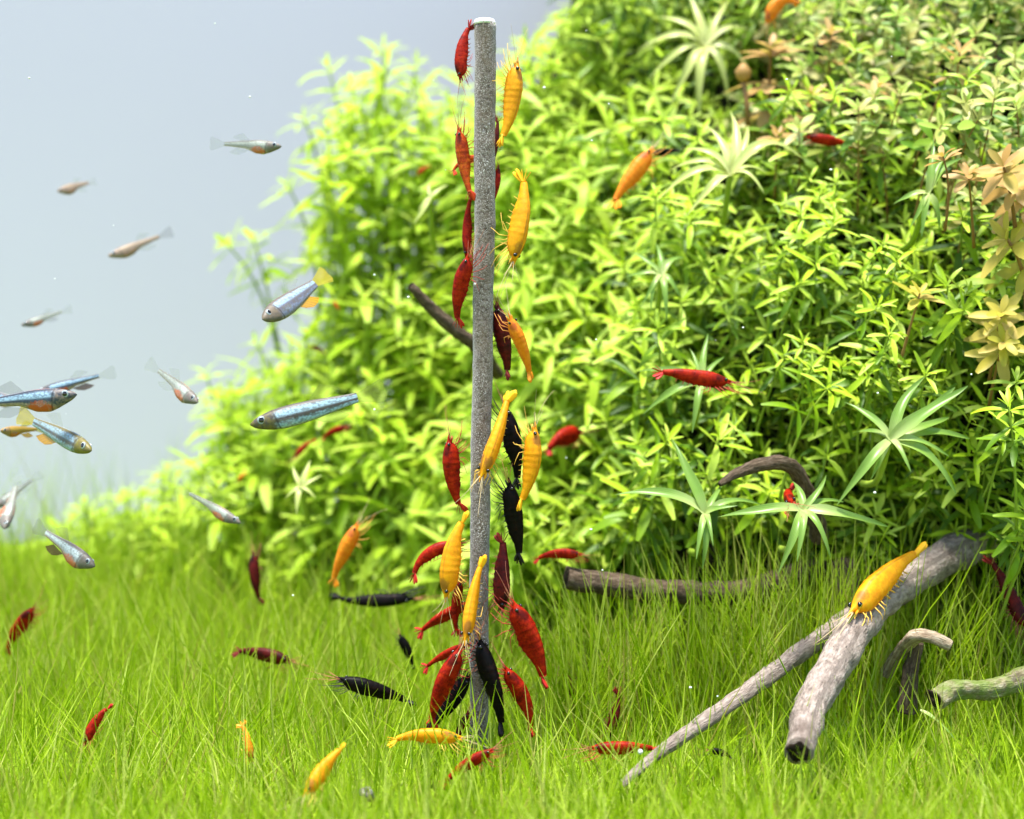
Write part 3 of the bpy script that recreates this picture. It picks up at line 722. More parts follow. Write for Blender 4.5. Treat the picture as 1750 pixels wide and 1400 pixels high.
def shrimp(head, tail, dh, dt, side, roll, colour, label, bend=.25, fat=1.0, legs=1.0, fan=1.0, group='shrimp', feel=1.0):
    r = random.Random(sum(map(ord, label))); fat *= 1.07 * r.uniform(.94, 1.06); bend += r.uniform(-.06, .2); lat = r.uniform(-.22, .22); sd = r.uniform(0, 90)
    NR, NS = 54, 16
    ss = np.linspace(1, .10, NR)
    prof = np.stack([np.interp(ss, SPROF[:, 0], SPROF[:, i]) for i in range(1, 5)], 1)
    segs = [.62, .55, .475, .40, .315, .22, .10]
    x = z = 0.0; cen = []; ang = []
    for i, s in enumerate(ss):
        a = bend * (max(0, .66 - s) / .66) * 1.5 - .10 * max(0, s - .72)
        if i: st = ss[i - 1] - s; x -= math.cos(a) * st; z -= math.sin(a) * st
        cen.append((x, z)); ang.append(a)
    g = Geo(); V = []; UV = []
    for i, s in enumerate(ss):
        ht, hb, wd, up = prof[i] * np.array([fat, fat, fat, 1]); f = 1.0
        for q in range(6):
            if segs[q] >= s > segs[q + 1]:
                fr = (segs[q] - s) / (segs[q] - segs[q + 1]); f = 1.0 + .045 * fr - .015
        if .62 < s < .66: f = 1.04
        ht *= 1 + .10 * noise.noise(Vector((s * 4, sd, 0))); hb *= 1 + .16 * noise.noise(Vector((s * 5, sd, 3))); yo = lat * max(0, .68 - s) ** 2
        cx_, cz_ = cen[i]; a = ang[i]; ux, uz = -math.sin(a), math.cos(a)
        for j in range(NS):
            t = 2 * math.pi * j / NS; c, sn = math.cos(t), math.sin(t)
            yy = wd * f * (abs(sn) ** .85) * (1 if sn >= 0 else -1); hh = (ht if c > 0 else hb) * f * c + up
            if c < 0 and s < .62: hh *= 1 + .022 * math.sin(s * 80)
            V.append(Vector((cx_ + ux * hh, yy + yo, cz_ + uz * hh))); UV.append((s, j / NS))
    T = []; V.append(Vector((cen[0][0] + .004, 0, cen[0][1] + .02))); UV.append((1, 0)); V.append(Vector((cen[-1][0], lat * .3364, cen[-1][1]))); UV.append((.1, 0))
    for j in range(NS): T += [(len(V) - 2, (j + 1) % NS, j), (len(V) - 1, (NR - 1) * NS + j, (NR - 1) * NS + (j + 1) % NS)]
    g.add(V, [tuple(reversed(q)) for q in grid_faces(NR, NS, True)], UV, 0, T)
    def at(s, yk=0, zk=0):      # point on the body: yk of half width, zk of half height
        i = int(round((1 - s) / .9 * (NR - 1))); i = max(0, min(NR - 1, i)); ht, hb, wd, up = prof[i] * np.array([fat, fat, fat, 1])
        h = (ht if zk > 0 else hb) * zk + up; a = ang[i]
        return Vector((cen[i][0] - math.sin(a) * h, wd * yk + lat * max(0, .68 - s) ** 2, cen[i][1] + math.cos(a) * h))
    # walking legs, claws, antennal scales and swimmerets belong to the body mesh
    for q, (s, fw, ln) in enumerate(((.66, -.07, .15), (.70, -.03, .17), (.745, .03, .16), (.79, .09, .12), (.83, .11, .10), (.865, .08, .075))):
        for sg in (-1, 1):
            h = at(s, .5 * sg, -.8); j = r.uniform(-.05, .05); ln *= r.uniform(.7, 1.15); b = r.uniform(-.03, .05)
            kn = h + Vector((.035 + fw * .4 + j * .6, sg * (.045 + b), -ln * .40 * legs)); an = kn + Vector((fw * .7 + j, -sg * .012, -ln * .38 * legs)); ft = an + Vector((fw * .6 + .015 + j, -sg * .01, -ln * .22 * legs))
            tube(g, [h, kn, an, ft], [.0065, .0045, .0035, .0022], 5, 1)
    for s in (.57, .51, .44, .37, .29):
        for sg in (-1, 1):
            lobe(g, at(s, .45 * sg, -.85), Vector((-.35 + r.uniform(-.15, .15), sg * .12, -1)).normalized(), Vector((1, 0, -.3)), .055, .03, 1, 4, .004)
    for sg in (-1, 1):          # antennal scale and stalk beside the snout
        lobe(g, at(.87, .55 * sg, -.1), Vector((1, sg * .16, .02)).normalized(), Vector((0, .2 * sg, 1)), .085, .026, 0, 4, .006)
        tube(g, [at(.88, .3 * sg, -.35), at(.88, .3 * sg, -.35) + Vector((.05, sg * .012, -.012)), at(.88, .3 * sg, -.3) + Vector((.09, sg * .02, -.02))], [.011, .008, .004], 5, 1)
    body = g.mesh('shrimp', [SH[colour], LM[colour]])
    o = link('shrimp', body)
    # tail fan
    tg = Geo(); a = ang[-1]; tb = Vector((cen[-1][0] + .012 * math.cos(a), lat * .3364, cen[-1][1])); bk = Vector((-math.cos(a), 0, -math.sin(a))); up = Vector((-math.sin(a), 0, math.cos(a)))
    fl = .155
    lobe(tg, tb, bk, up, fl * .9, .03)
    for sg in (-1, 1):
        for (sp, ln, dz) in ((.34, 1.0, .13), (.72, .95, .32)):
            dv = (bk + Vector((0, sg * sp * fan, 0)) + up * (dz * 2.2 * sg * fan)).normalized(); lobe(tg, tb + Vector((0, sg * .008, 0)), dv, up + Vector((0, .5 * sg, 0)), fl * ln, .062)
    link('tail_fan', tg.mesh('tail_fan', FANM[colour]), o)
    for sg in (-1, 1):
        e = link('eye', EYE, o); e.location = at(.872, 1.12 * sg, .55); e.scale = (.021, .019, .021)
        fm = M['feeler'] if colour in ('yellow', 'orange') else M['feeler_red']
        for (ln, z0, zu, sp) in ((.55 * feel, -.3, r.uniform(-.25, .25), r.uniform(.1, .55)), (.26 * feel, .1, r.uniform(.05, .35), r.uniform(.1, .4)), (.22 * feel, 0, r.uniform(-.3, .1), r.uniform(.2, .5))):
            b0 = at(.90, .4 * sg, z0) + Vector((.035, 0, 0)); pts_ = []
            cv = r.uniform(-.5, .5)
            for q in range(9):
                t = q / 8; pts_.append(b0 + Vector((ln * t * (1 - .25 * t), sg * sp * ln * t * (1 + cv * t), zu * ln * t * (1 + 1.2 * t * cv))))
            ag = Geo(); tube(ag, pts_, [.0038 * (1 - .6 * q / 8) for q in range(9)], 4)
            link('antenna', ag.mesh('antenna', fm), o)
    # place: snout on head, end of the fan on tail
    H, Tl = P(*head, dh), P(*tail, dt)
    lh = Vector((0.0, 0, .02)); lt = tb + bk * fl
    lx = lh - lt; L0 = lx.length; lx.normalize(); lz = lx.cross(Vector((0, 1, 0))).normalized(); ly = lz.cross(lx)
    wx = H - Tl; L = wx.length; wx.normalize()
    ref = {'L': Vector((-1, 0, 0)), 'R': Vector((1, 0, 0)), 'U': Vector((0, 0, 1)), 'D': Vector((0, 0, -1))}[side]
    perp = wx.cross(Vector((0, 1, 0))).normalized()
    if perp.dot(ref) < 0: perp = -perp
    dz = perp * math.cos(rad(roll)) + Vector((0, -1, 0)) * math.sin(rad(roll)); dz = (dz - wx * dz.dot(wx)).normalized(); dy = dz.cross(wx)
    A = Matrix((lx, ly, lz)).transposed(); Bm = Matrix((wx, dy, dz)).transposed()
    R = Bm @ A.transposed(); sc = L / L0
    o.matrix_basis = Matrix.Translation(H - (R @ lh) * sc) @ R.to_4x4() @ Matrix.Scale(sc, 4)
    tag(o, label, 'shrimp', group)
    return o

RODG = 'shrimp clinging to the upright rod'
SHR = [
 ((787, 142), (809, 36), 39.2, 39.4, 'L', 10, 'red', 'red shrimp hanging head down left of the rod top', .3, 1.05, .7, 1, RODG),
 ((884, 98), (851, 252), 39.2, 39.3, 'R', 12, 'yellow', 'yellow shrimp climbing head up, uppermost on the right of the rod', .35, 1.05, .9, .6, RODG),
 ((783, 212), (806, 345), 39.3, 39.5, 'L', 25, 'rust', 'orange red shrimp head up, uppermost upright one left of the rod', .15, 1.0, .7, .7, RODG),
 ((828, 268), (770, 300), 40.6, 40.2, 'U', 20, 'rust', 'rust shrimp of which only the tail fan sticks out left of the rod', .5, .85, .5, 1.5, RODG),
 ((838, 288), (850, 196), 40.3, 40.5, 'R', 20, 'dark', 'maroon shrimp sliver hidden behind the rod beside the uppermost yellow shrimp', .2, .8, .5, .8, RODG),
 ((852, 280), (838, 352), 40.5, 40.3, 'R', 20, 'red', 'red shrimp sliver peeping right behind the rod below the uppermost yellow shrimp', .2, .85, .5, .8, RODG),
 ((797, 448), (808, 325), 39.9, 39.9, 'L', 0, 'red', 'slim red shrimp head down, squeezed between two others left of the rod', .1, .75, .6, .8, RODG),
 ((803, 430), (784, 562), 39.2, 39.6, 'L', 15, 'red', 'red shrimp gripping the rod with its legs beside the lower head down yellow shrimp', .35, 1.1, 1.0, .8, RODG),
 ((875, 458), (891, 287), 39.2, 39.4, 'R', 20, 'yellow', 'yellow shrimp hanging head down right of the rod, uppermost of the head down ones', .25, 1.1, 1.0, .9, RODG),
 ((848, 514), (866, 652), 39.9, 40.0, 'R', 25, 'dark', 'dark maroon shrimp behind the orange shrimp right of the rod', .15, 1.15, 1.0, 1.1, RODG),
 ((868, 535), (910, 652), 38.9, 39.4, 'R', 62, 'orange', 'orange shrimp showing both eyes, head up right of the rod middle', .15, 1.2, .9, 1.2, RODG),
 ((819, 824), (876, 666), 38.4, 39.2, 'L', 72, 'yellow', 'yellow shrimp crossing the front of the rod head down, back to the viewer', .1, 1.0, .8, 1.0, RODG),
 ((862, 688), (882, 838), 39.8, 39.8, 'R', 10, 'black', 'black shrimp between two yellow shrimp right of the rod', .25, 1.1, .9, .8, RODG),
 ((914, 720), (882, 872), 39.0, 39.2, 'R', 18, 'yellow', 'yellow shrimp head up farthest right of the rod beside a black shrimp', .4, 1.1, .9, .6, RODG),
 ((768, 741), (792, 878), 39.3, 39.6, 'L', 18, 'red', 'red shrimp head up left of the rod above the tail of a yellow shrimp', .25, 1.15, .9, .7, RODG),
 ((868, 815), (887, 966), 39.3, 39.6, 'R', 5, 'black', 'black shrimp head up right of the rod, in the middle of three black ones', .2, 1.15, 1.0, .7, RODG),
 ((858, 1050), (856, 908), 39.5, 39.7, 'R', 25, 'dark', 'blackish maroon shrimp head down right of the rod beneath a black one', .15, 1.15, 1.0, .8, RODG),
 ((762, 1030), (802, 874), 38.8, 39.0, 'L', 25, 'yellow', 'yellow shrimp head down left of the rod in front of red shrimp', .25, 1.15, .8, .7, RODG),
 ((796, 928), (704, 998), 40.0, 39.8, 'U', 5, 'red', 'red shrimp with curled tail reaching left behind the lower left yellow shrimp', .85, 1.0, .6, .7, RODG),
 ((806, 1028), (710, 1086), 40.6, 41.2, 'U', 25, 'red', 'blurred red shrimp slanting left from the rod under the curled one', .2, .95, .5, .9, RODG),
 ((788, 985), (782, 1090), 40.3, 40.4, 'L', 40, 'red', 'red shrimp head up partly hidden behind the lowest yellow shrimp of the rod', .15, 1.0, .9, .9, RODG),
 ((794, 1104), (826, 948), 38.3, 39.0, 'L', 60, 'yellow', 'lowest yellow shrimp on the rod, head down in front of it', .12, .95, .8, 1.0, RODG),
 ((872, 1022), (932, 1176), 38.9, 39.2, 'R', 22, 'red', 'large deep red shrimp head up right of the rod foot', .2, 1.3, 1.1, .6, RODG),
 ((790, 1100), (736, 1248), 38.7, 39.0, 'L', 25, 'red', 'bright red shrimp head up left of the rod foot above a black one', .3, 1.15, .9, .6, RODG),
 ((806, 1098), (720, 1146), 39.5, 40.0, 'U', 20, 'red', 'small red shrimp with its tail pointing left at the rod foot', .15, .85, .6, 1.0, RODG),
 ((806, 1148), (724, 1252), 39.4, 39.6, 'D', 10, 'black', 'black shrimp behind the bright red one left of the rod foot', .25, 1.25, .8, .8, RODG),
 ((816, 1082), (856, 1258), 39.1, 39.3, 'R', 35, 'black', 'black shrimp lying along the right of the rod foot', .15, 1.1, .9, .7, RODG),
 ((858, 1134), (908, 1258), 39.0, 39.3, 'R', 20, 'red', 'red shrimp head up in the grass right of the rod foot', .3, 1.15, 1.0, .7, RODG),
 ((802, 1212), (776, 1300), 39.3, 39.3, 'L', 30, 'dark', 'maroon shrimp low behind the grass blades left of the rod foot', .2, 1.0, .8, .8, RODG),
 ((796, 1262), (660, 1270), 37, 37, 'U', 5, 'yellow', 'yellow shrimp lying level in the grass left of the rod foot', .22, 1.1, .9, .6, None),
 ((848, 1278), (752, 1346), 35.6, 35.6, 'U', 15, 'red', 'red shrimp slanting through the grass in front of the rod foot', .3, 1.0, 1.0, .7, None),
 ((572, 1158), (710, 1207), 40.0, 40.4, 'U', 8, 'black', 'sharp black shrimp swimming over the grass left of the rod', .15, 1.1, .7, .6, None),
 ((715, 1022), (562, 1018), 47, 47, 'D', 10, 'black', 'blurred black shrimp lying level above the grass under an orange shrimp', .3, .85, .5, .5, None),
 ((682, 1082), (706, 1145), 45, 45, 'R', 15, 'black', 'small blurred black shrimp upright in the grass left of the rod', .2, 1.3, .6, .8, None),
 ((502, 1130), (396, 1114), 44.5, 45, 'U', 15, 'dark', 'blurred maroon shrimp half hidden by grass left of the black ones', .2, 1.1, .7, .8, None),
 ((142, 1276), (194, 1204), 37.2, 37.6, 'L', 20, 'red', 'red shrimp with raised tail in the grass at the lower left', .5, 1.15, .7, .6, None),
 ((430, 1306), (410, 1232), 36.4, 36.8, 'R', 45, 'orange', 'orange shrimp diving into the grass so its tail fan shows', .3, 1.25, .6, 2.2, None),
 ((518, 1362), (590, 1272), 32.6, 33.4, 'L', 30, 'yellow', 'yellow shrimp nosing down in the front grass beside the snail', .2, 1.35, .5, 1.4, None),
 ((614, 890), (568, 1004), 45.5, 45.5, 'L', 25, 'orange', 'blurred orange shrimp climbing above the level black one', .2, 1.15, .7, .7, None),
 ((60, 1036), (12, 1118), 45.5, 46, 'L', 20, 'red', 'blurred red shrimp in the grass at the left edge', .2, 1.15, .7, .7, None),
 ((432, 940), (448, 1035), 48.5, 48.5, 'L', 20, 'dark', 'blurred maroon shrimp upright in far grass at the foot of the hill', .2, 1.0, .6, .7, None),
 ((1118, 250), (1044, 358), 46.2, 45.6, 'L', 20, 'orange', 'orange shrimp head up on the hill beside the pale cream star plant', .25, 1.1, .8, 1.0, None),
 ((1112, 262), (1162, 258), 46.8, 46.9, 'U', 20, 'black', 'small dark shrimp behind the head of the orange shrimp on the hill', .2, 1.5, .5, .8, None),
 ((1308, 44), (1366, 8), 49.8, 50, 'L', 20, 'orange', 'blurred orange shrimp arched over the pink cluster at the top edge', 1.1, 1.4, .6, .6, None),
 ((1374, 233), (1460, 252), 46.6, 46.6, 'U', 15, 'red', 'red shrimp resting on leaves high on the right of the hill', .25, 1.1, .6, .7, None),
 ((1258, 655), (1112, 636), 41.0, 41.0, 'U', 5, 'red', 'red shrimp swimming level to the right before the lower hill', .12, 1.05, .6, 1.2, None),
 ((996, 738), (932, 778), 49.2, 48, 'U', 30, 'red', 'blurred red shrimp on the leaves right of the farthest right yellow one', .5, 1.6, .9, .7, None),
 ((1354, 862), (1350, 838), 39.3, 42.0, 'U', 20, 'red', 'small red shrimp seen head on under the curved wood stub', .2, .9, .6, .8, None),
 ((998, 948), (910, 960), 42.8, 43, 'U', 10, 'red', 'red shrimp perched on the end of the dark log', .4, 1.15, .7, .6, None),
 ((1448, 1056), (1580, 936), 38.7, 40.6, 'L', 10, 'yellow', 'yellow shrimp resting on the thick grey branch', .12, 1.05, .8, .7, None),
 ((1002, 1279), (1132, 1282), 36.8, 36.9, 'U', 10, 'red', 'red shrimp with a white dot lying in the grass at the thin branch', .12, .95, .9, .8, None),
 ((962, 1145), (982, 1210), 42.5, 42.5, 'R', 40, 'dark', 'dark maroon shrimp deep in the grass right of the large red one', .2, 1.4, 1.0, .8, None),
 ((1036, 1270), (1056, 1172), 40.8, 41, 'R', 15, 'dark', 'dark brown shrimp with its tail up in the grass before the log', .2, 1.0, .8, 1.2, None),
 ((1208, 1282), (1252, 1298), 36.8, 36.8, 'U', 20, 'black', 'small black shrimp nearly buried in grass under the thin branch', .4, 1.5, .8, .8, None),
 ((1760, 1085), (1685, 945), 41.2, 42, 'R', 20, 'dark', 'dark maroon shrimp slanting at the right edge above the mossy branch', .12, .9, .7, 1.0, None),
 ((595, 728), (550, 752), 51.5, 51.8, 'U', 20, 'red', 'blurred red shrimp among leaves behind the striped blue fish', .3, 1.1, .6, .7, None),
 ((500, 784), (540, 752), 52.4, 52.8, 'U', 20, 'red', 'tiny blurred red shrimp among leaves below the striped blue fish', .3, 1.1, .6, .7, None),
 ((405, 822), (424, 808), 54, 54, 'U', 20, 'orange', 'tiny blurred orange shrimp on the leaves at the lower left', .3, 1.5, .6, .7, None),
 ((530, 592), (556, 606), 55.5, 55.5, 'U', 20, 'dark', 'tiny blurred maroon shrimp on the leaves between the two blue fish', .3, 1.4, .6, .7, None),
 ((712, 298), (736, 284), 55, 55, 'U', 20, 'rust', 'tiny blurred rust shrimp on the leaves left of the upper rod', .3, 1.5, .6, .7, None),
 ((570, 514), (582, 530), 55, 55, 'L', 20, 'rust', 'tiny blurred rust shrimp on the leaves right of the yellow tailed fish', .3, 1.5, .6, .7, None),
]
for s in SHR: shrimp(*s[:8], bend=s[8], fat=s[9], legs=s[10], fan=s[11], group=s[12] or 'shrimp away from the rod')

# ------------------------------------------------------------------ fish
def fish_mat(name, back, stripe, mid, low, belly, head, organ=None, clear=0.0):
    k = N(name); uv = k.n('SeparateXYZ'); k.l(k.coord('UV'), uv.inputs[0]); u, v = uv.outputs[0], uv.outputs[1]
    hgt = k.math('SUBTRACT', 1.0, k.math('MULTIPLY', k.math('PINGPONG', v, .5), 2.0))        # 1 back .. 0 belly
    vor = k.n('TexVoronoi'); vor.inputs['Scale'].default_value = 1.0; k.l(k.scaled(k.coord('UV'), (38, 26, 1)), vor.inputs['Vector'])
    sc = vor.outputs['Distance']
    h2 = k.math('ADD', hgt, k.math('MULTIPLY', k.math('SUBTRACT', sc, .4), .05))
    c = k.ramp(h2, [(.10, belly), (.22, low), (.33, low), (.40, mid), (.47, mid), (.53, stripe), (.68, stripe), (.78, back), (1, back)])
    c = k.mix(k.math('MULTIPLY', k.ramp(sc, [(.42, (0, 0, 0)), (.72, (1, 1, 1))]), .55), c, back)
    n = k.noise(k.coord(), 22, 4, .6)
    hm = k.ramp(k.math('ADD', u, k.math('MULTIPLY', k.math('SUBTRACT', n, .5), .12)), [(.74, (0, 0, 0)), (.80, (1, 1, 1))])
    hc = k.mix(k.ramp(n, [(.4, (0, 0, 0)), (.6, (1, 1, 1))]), head, back)
    c = k.mix(hm, c, hc)
    if organ:
        du = k.math('DIVIDE', k.math('SUBTRACT', u, .62), .15); dv = k.math('DIVIDE', k.math('SUBTRACT', hgt, .24), .22)
        dd = k.math('ADD', k.math('ADD', k.math('MULTIPLY', du, du), k.math('MULTIPLY', dv, dv)), k.math('MULTIPLY', k.math('SUBTRACT', n, .5), 2))
        c = k.mix(k.ramp(dd, [(.5, (.95, .95, .95)), (1.1, (0, 0, 0))]), c, organ)
    gl = k.ramp(k.math('ADD', u, k.math('MULTIPLY', k.math('SUBTRACT', hgt, .4), -.06)), [(.745, (0, 0, 0)), (.76, (.8, .8, .8)), (.775, (0, 0, 0))])
    c = k.mix(gl, c, tuple(x * .3 for x in back))
    c = k.mix(1.0, c, (.66, .66, .67), 'MULTIPLY')
    p = k.pbr(c, .48, .28, k.bump(sc, .25, .01))
    if clear:
        f = k.ramp(u, [(.1, (clear,) * 3), (.45, (clear,) * 3), (.62, (0, 0, 0))])
        t = k.n('BsdfTransparent'); t.inputs[0].default_value = (.95, .97, .92, 1); p = k.shader_mix(f, p, t.outputs[0])
    return k.done(p)
FM = {'blue': fish_mat('striped_blue_fish', (.10, .085, .07), (.42, .62, .74), (.10, .09, .09), (.38, .58, .72), (.40, .42, .30), (.20, .16, .05)),
      'grey': fish_mat('blue_grey_fish', (.16, .13, .10), (.36, .52, .66), (.15, .15, .19), (.22, .26, .36), (.42, .36, .24), (.22, .17, .11)),
      'navy': fish_mat('dark_blue_orange_fish', (.05, .06, .08), (.34, .52, .66), (.06, .08, .13), (.45, .34, .26), (.5, .3, .18), (.26, .2, .16), (.58, .10, .02)),
      'olive': fish_mat('olive_blue_fish', (.17, .14, .05), (.35, .50, .60), (.12, .13, .15), (.38, .55, .66), (.42, .42, .36), (.24, .20, .03)),
      'pale': fish_mat('pale_clear_fish', (.20, .19, .15), (.50, .55, .47), (.36, .38, .33), (.48, .44, .34), (.55, .42, .3), (.20, .15, .13), (.62, .16, .05), .35),
      'silver': fish_mat('silver_orange_fish', (.18, .16, .13), (.58, .68, .64), (.40, .46, .46), (.5, .36, .24), (.5, .3, .18), (.14, .12, .09), (.60, .16, .06), .1),
      'tan': fish_mat('tan_fish', (.34, .24, .15), (.40, .30, .20), (.32, .24, .18), (.42, .27, .16), (.5, .33, .2), (.34, .24, .18), (.42, .24, .14), .15),
      'gold': fish_mat('golden_fish', (.40, .24, .05), (.55, .34, .05), (.5, .30, .05), (.60, .28, .03), (.6, .3, .05), (.32, .22, .15), (.65, .2, .03))}
def fin_mat(name, c, tr):
    k = N(name); uv = k.n('SeparateXYZ'); k.l(k.coord('UV'), uv.inputs[0])
    wv = k.math('SINE', k.math('MULTIPLY', uv.outputs[0], 88.0)); f = k.math('MULTIPLY_ADD', wv, .16, tr, clamp=True)
    c = k.mix(k.math('MULTIPLY_ADD', wv, .35, .4, clamp=True), c, tuple(x * .5 for x in c))
    d = k.pbr(c, .4, .3); t0 = k.n('BsdfTranslucent'); k.l(c, t0.inputs[0])
    t = k.n('BsdfTransparent'); return k.done(k.shader_mix(f, k.shader_mix(.5, d, t0.outputs[0]), t.outputs[0]))
FN = {'clear': fin_mat('clear_fin', (.36, .40, .34), .76), 'lime': fin_mat('lime_fin', (.45, .52, .10), .58), 'yellow': fin_mat('yellow_fin', (.62, .50, .05), .25), 'orange': fin_mat('orange_fin', (.75, .36, .01), .12),
      'grey': fin_mat('grey_fin', (.22, .22, .22), .68), 'brown': fin_mat('brown_fin', (.10, .04, .02), .15)}
k = N('silver_iris'); M['iris'] = k.done(k.pbr(k.ramp(k.noise(k.coord(), 5), [(.4, (.16, .20, .22)), (.7, (.38, .42, .42))]), .3, .5))
PUPIL = uvsphere(1).mesh('pupil', M['eye']); IRIS = uvsphere(1).mesh('eye', M['iris'])
FPROF = np.array([(0, .044, .044, .014), (.10, .050, .053, .019), (.25, .064, .073, .030), (.42, .079, .094, .042), (.58, .086, .106, .052), (.70, .084, .106, .056), (.80, .075, .094, .055), (.88, .060, .074, .048), (.94, .042, .052, .038), (.98, .022, .030, .022), (1.0, .006, .010, .008)])

def fin(base, tip, rays=14, cells=4, wob=.004):
    """ruled membrane between two polylines (lists of Vector), gently pleated"""
    def pick(pl, t):
        u = t * (len(pl) - 1); i = min(int(u), len(pl) - 2); return pl[i].lerp(pl[i + 1], u - i)
    V, UV = [], []
    for i in range(cells + 1):
        for j in range(rays + 1):
            p = pick(base, j / rays).lerp(pick(tip, j / rays), i / cells)
            V.append(p + Vector((0, wob * (1 if j % 2 else -1) * (i / cells), 0))); UV.append((j / rays, i / cells))
    g = Geo(); g.add(V, grid_faces(cells + 1, rays + 1, False), UV); return g

def fish(head, tail, dh, dt, kind, label, fat=1.0, fins=('clear', 'clear', 'clear'), roll=0, bend=0.0, spread=1.0, group='small fish in open water'):
    """body is 0..1 from tail root to snout; the tail fin adds .26 behind it"""
    NR, NS = 36, 18; g = Geo(); V, UV = [], []
    ss = np.linspace(0, 1, NR)
    def cy(s): return bend * (1 - s) ** 2 * .5
    for s in ss:
        ht, hb, wd = (np.interp(s, FPROF[:, 0], FPROF[:, i]) for i in (1, 2, 3))
        if kind in ('pale', 'navy', 'silver', 'tan', 'gold'):      # round bellied, slim tailed
            q = np.interp(s, (0, .38, .56, .72, .86, 1), (.62, .66, 1.25, 1.38, 1.15, 1)); hb *= q; wd *= .5 + .5 * q; ht *= .8 + .2 * min(1, q)
        for j in range(NS):
            t = 2 * math.pi * j / NS; c = math.cos(t)
            V.append((s, cy(s) + wd * fat ** .5 * math.sin(t), (ht if c > 0 else hb) * fat * c)); UV.append((s, j / NS))
    V += [(1.004, 0, 0), (0, cy(0), 0)]; UV += [(1, .25), (0, .25)]
    T = []
    for j in range(NS): T += [(len(V) - 2, (NR - 1) * NS + j, (NR - 1) * NS + (j + 1) % NS), (len(V) - 1, (j + 1) % NS, j)]
    g.add(V, grid_faces(NR, NS, True), UV, 0, T)
    o = link('fish', g.mesh('fish', FM[kind])); tag(o, label, 'fish', group)
    v = lambda x, z, y=None: Vector((x, cy(max(0, min(1, x))) if y is None else y, z * fat))
    y0 = cy(0)
    tl = fin([v(.012, .032), v(.006, 0), v(.012, -.032)], [Vector((-.24, y0 + bend * .3, .12 * spread)), Vector((-.27, y0 + bend * .3, .07 * spread)), Vector((-.255, y0 + bend * .3, 0)), Vector((-.265, y0 + bend * .3, -.065 * spread)), Vector((-.225, y0 + bend * .3, -.11 * spread))], 18)
    link('tail_fin', tl.mesh('tail_fin', FN[fins[0]]), o)
    df = fin([v(.33, .05), v(.46, .066)], [v(.13, .115), v(.20, .16), v(.31, .195)], 9); link('dorsal_fin', df.mesh('dorsal_fin', FN[fins[1]]), o)
    af = fin([v(.22, -.052), v(.44, -.082)], [v(.10, -.125), v(.17, -.155), v(.27, -.165), v(.36, -.135)], 16); link('anal_fin', af.mesh('anal_fin', FN[fins[2]]), o)
    for sg in (-1, 1):
        ht, hb, wd = (np.interp(.68, FPROF[:, 0], FPROF[:, i]) for i in (1, 2, 3)); yy = wd * fat ** .5 * sg
        pf = fin([Vector((.745, yy * .95, -.02)), Vector((.735, yy * .95, -.05 * fat))], [Vector((.61, yy * 1.6, -.03)), Vector((.60, yy * 1.7, -.07)), Vector((.64, yy * 1.5, -.10))], 8)
        link('pectoral_fin', pf.mesh('pectoral_fin', FN['clear']), o)
        we = np.interp(.895, FPROF[:, 0], FPROF[:, 3]) * fat ** .5
        e = link('eye', IRIS, o); e.location = (.895, sg * we * .86, .014 * fat); e.scale = (.039, .013, .039)
        q = link('pupil', PUPIL, e); q.location = (0, sg * .5, 0); q.scale = (.68, .72, .68)
    H, Tl = P(*head, dh), P(*tail, dt)
    lh = Vector((1, 0, 0)); lt = Vector((-.25, y0 + bend * .3, 0)); lx = lh - lt; L0 = lx.length; lx.normalize(); lz = Vector((0, 0, 1)); ly = lz.cross(lx)
    wx = H - Tl; L = wx.length; wx.normalize()
    perp = wx.cross(Vector((0, 1, 0))).normalized()
    if perp.z < 0: perp = -perp
    dz = perp * math.cos(rad(roll)) + Vector((0, -1, 0)) * math.sin(rad(roll)); dz = (dz - wx * dz.dot(wx)).normalized(); dy = dz.cross(wx)
    R = Matrix((wx, dy, dz)).transposed() @ Matrix((lx, ly, lz)); sc = L / L0
    o.matrix_basis = Matrix.Translation(H - (R @ lh) * sc) @ R.to_4x4() @ Matrix.Scale(sc, 4)
    return o
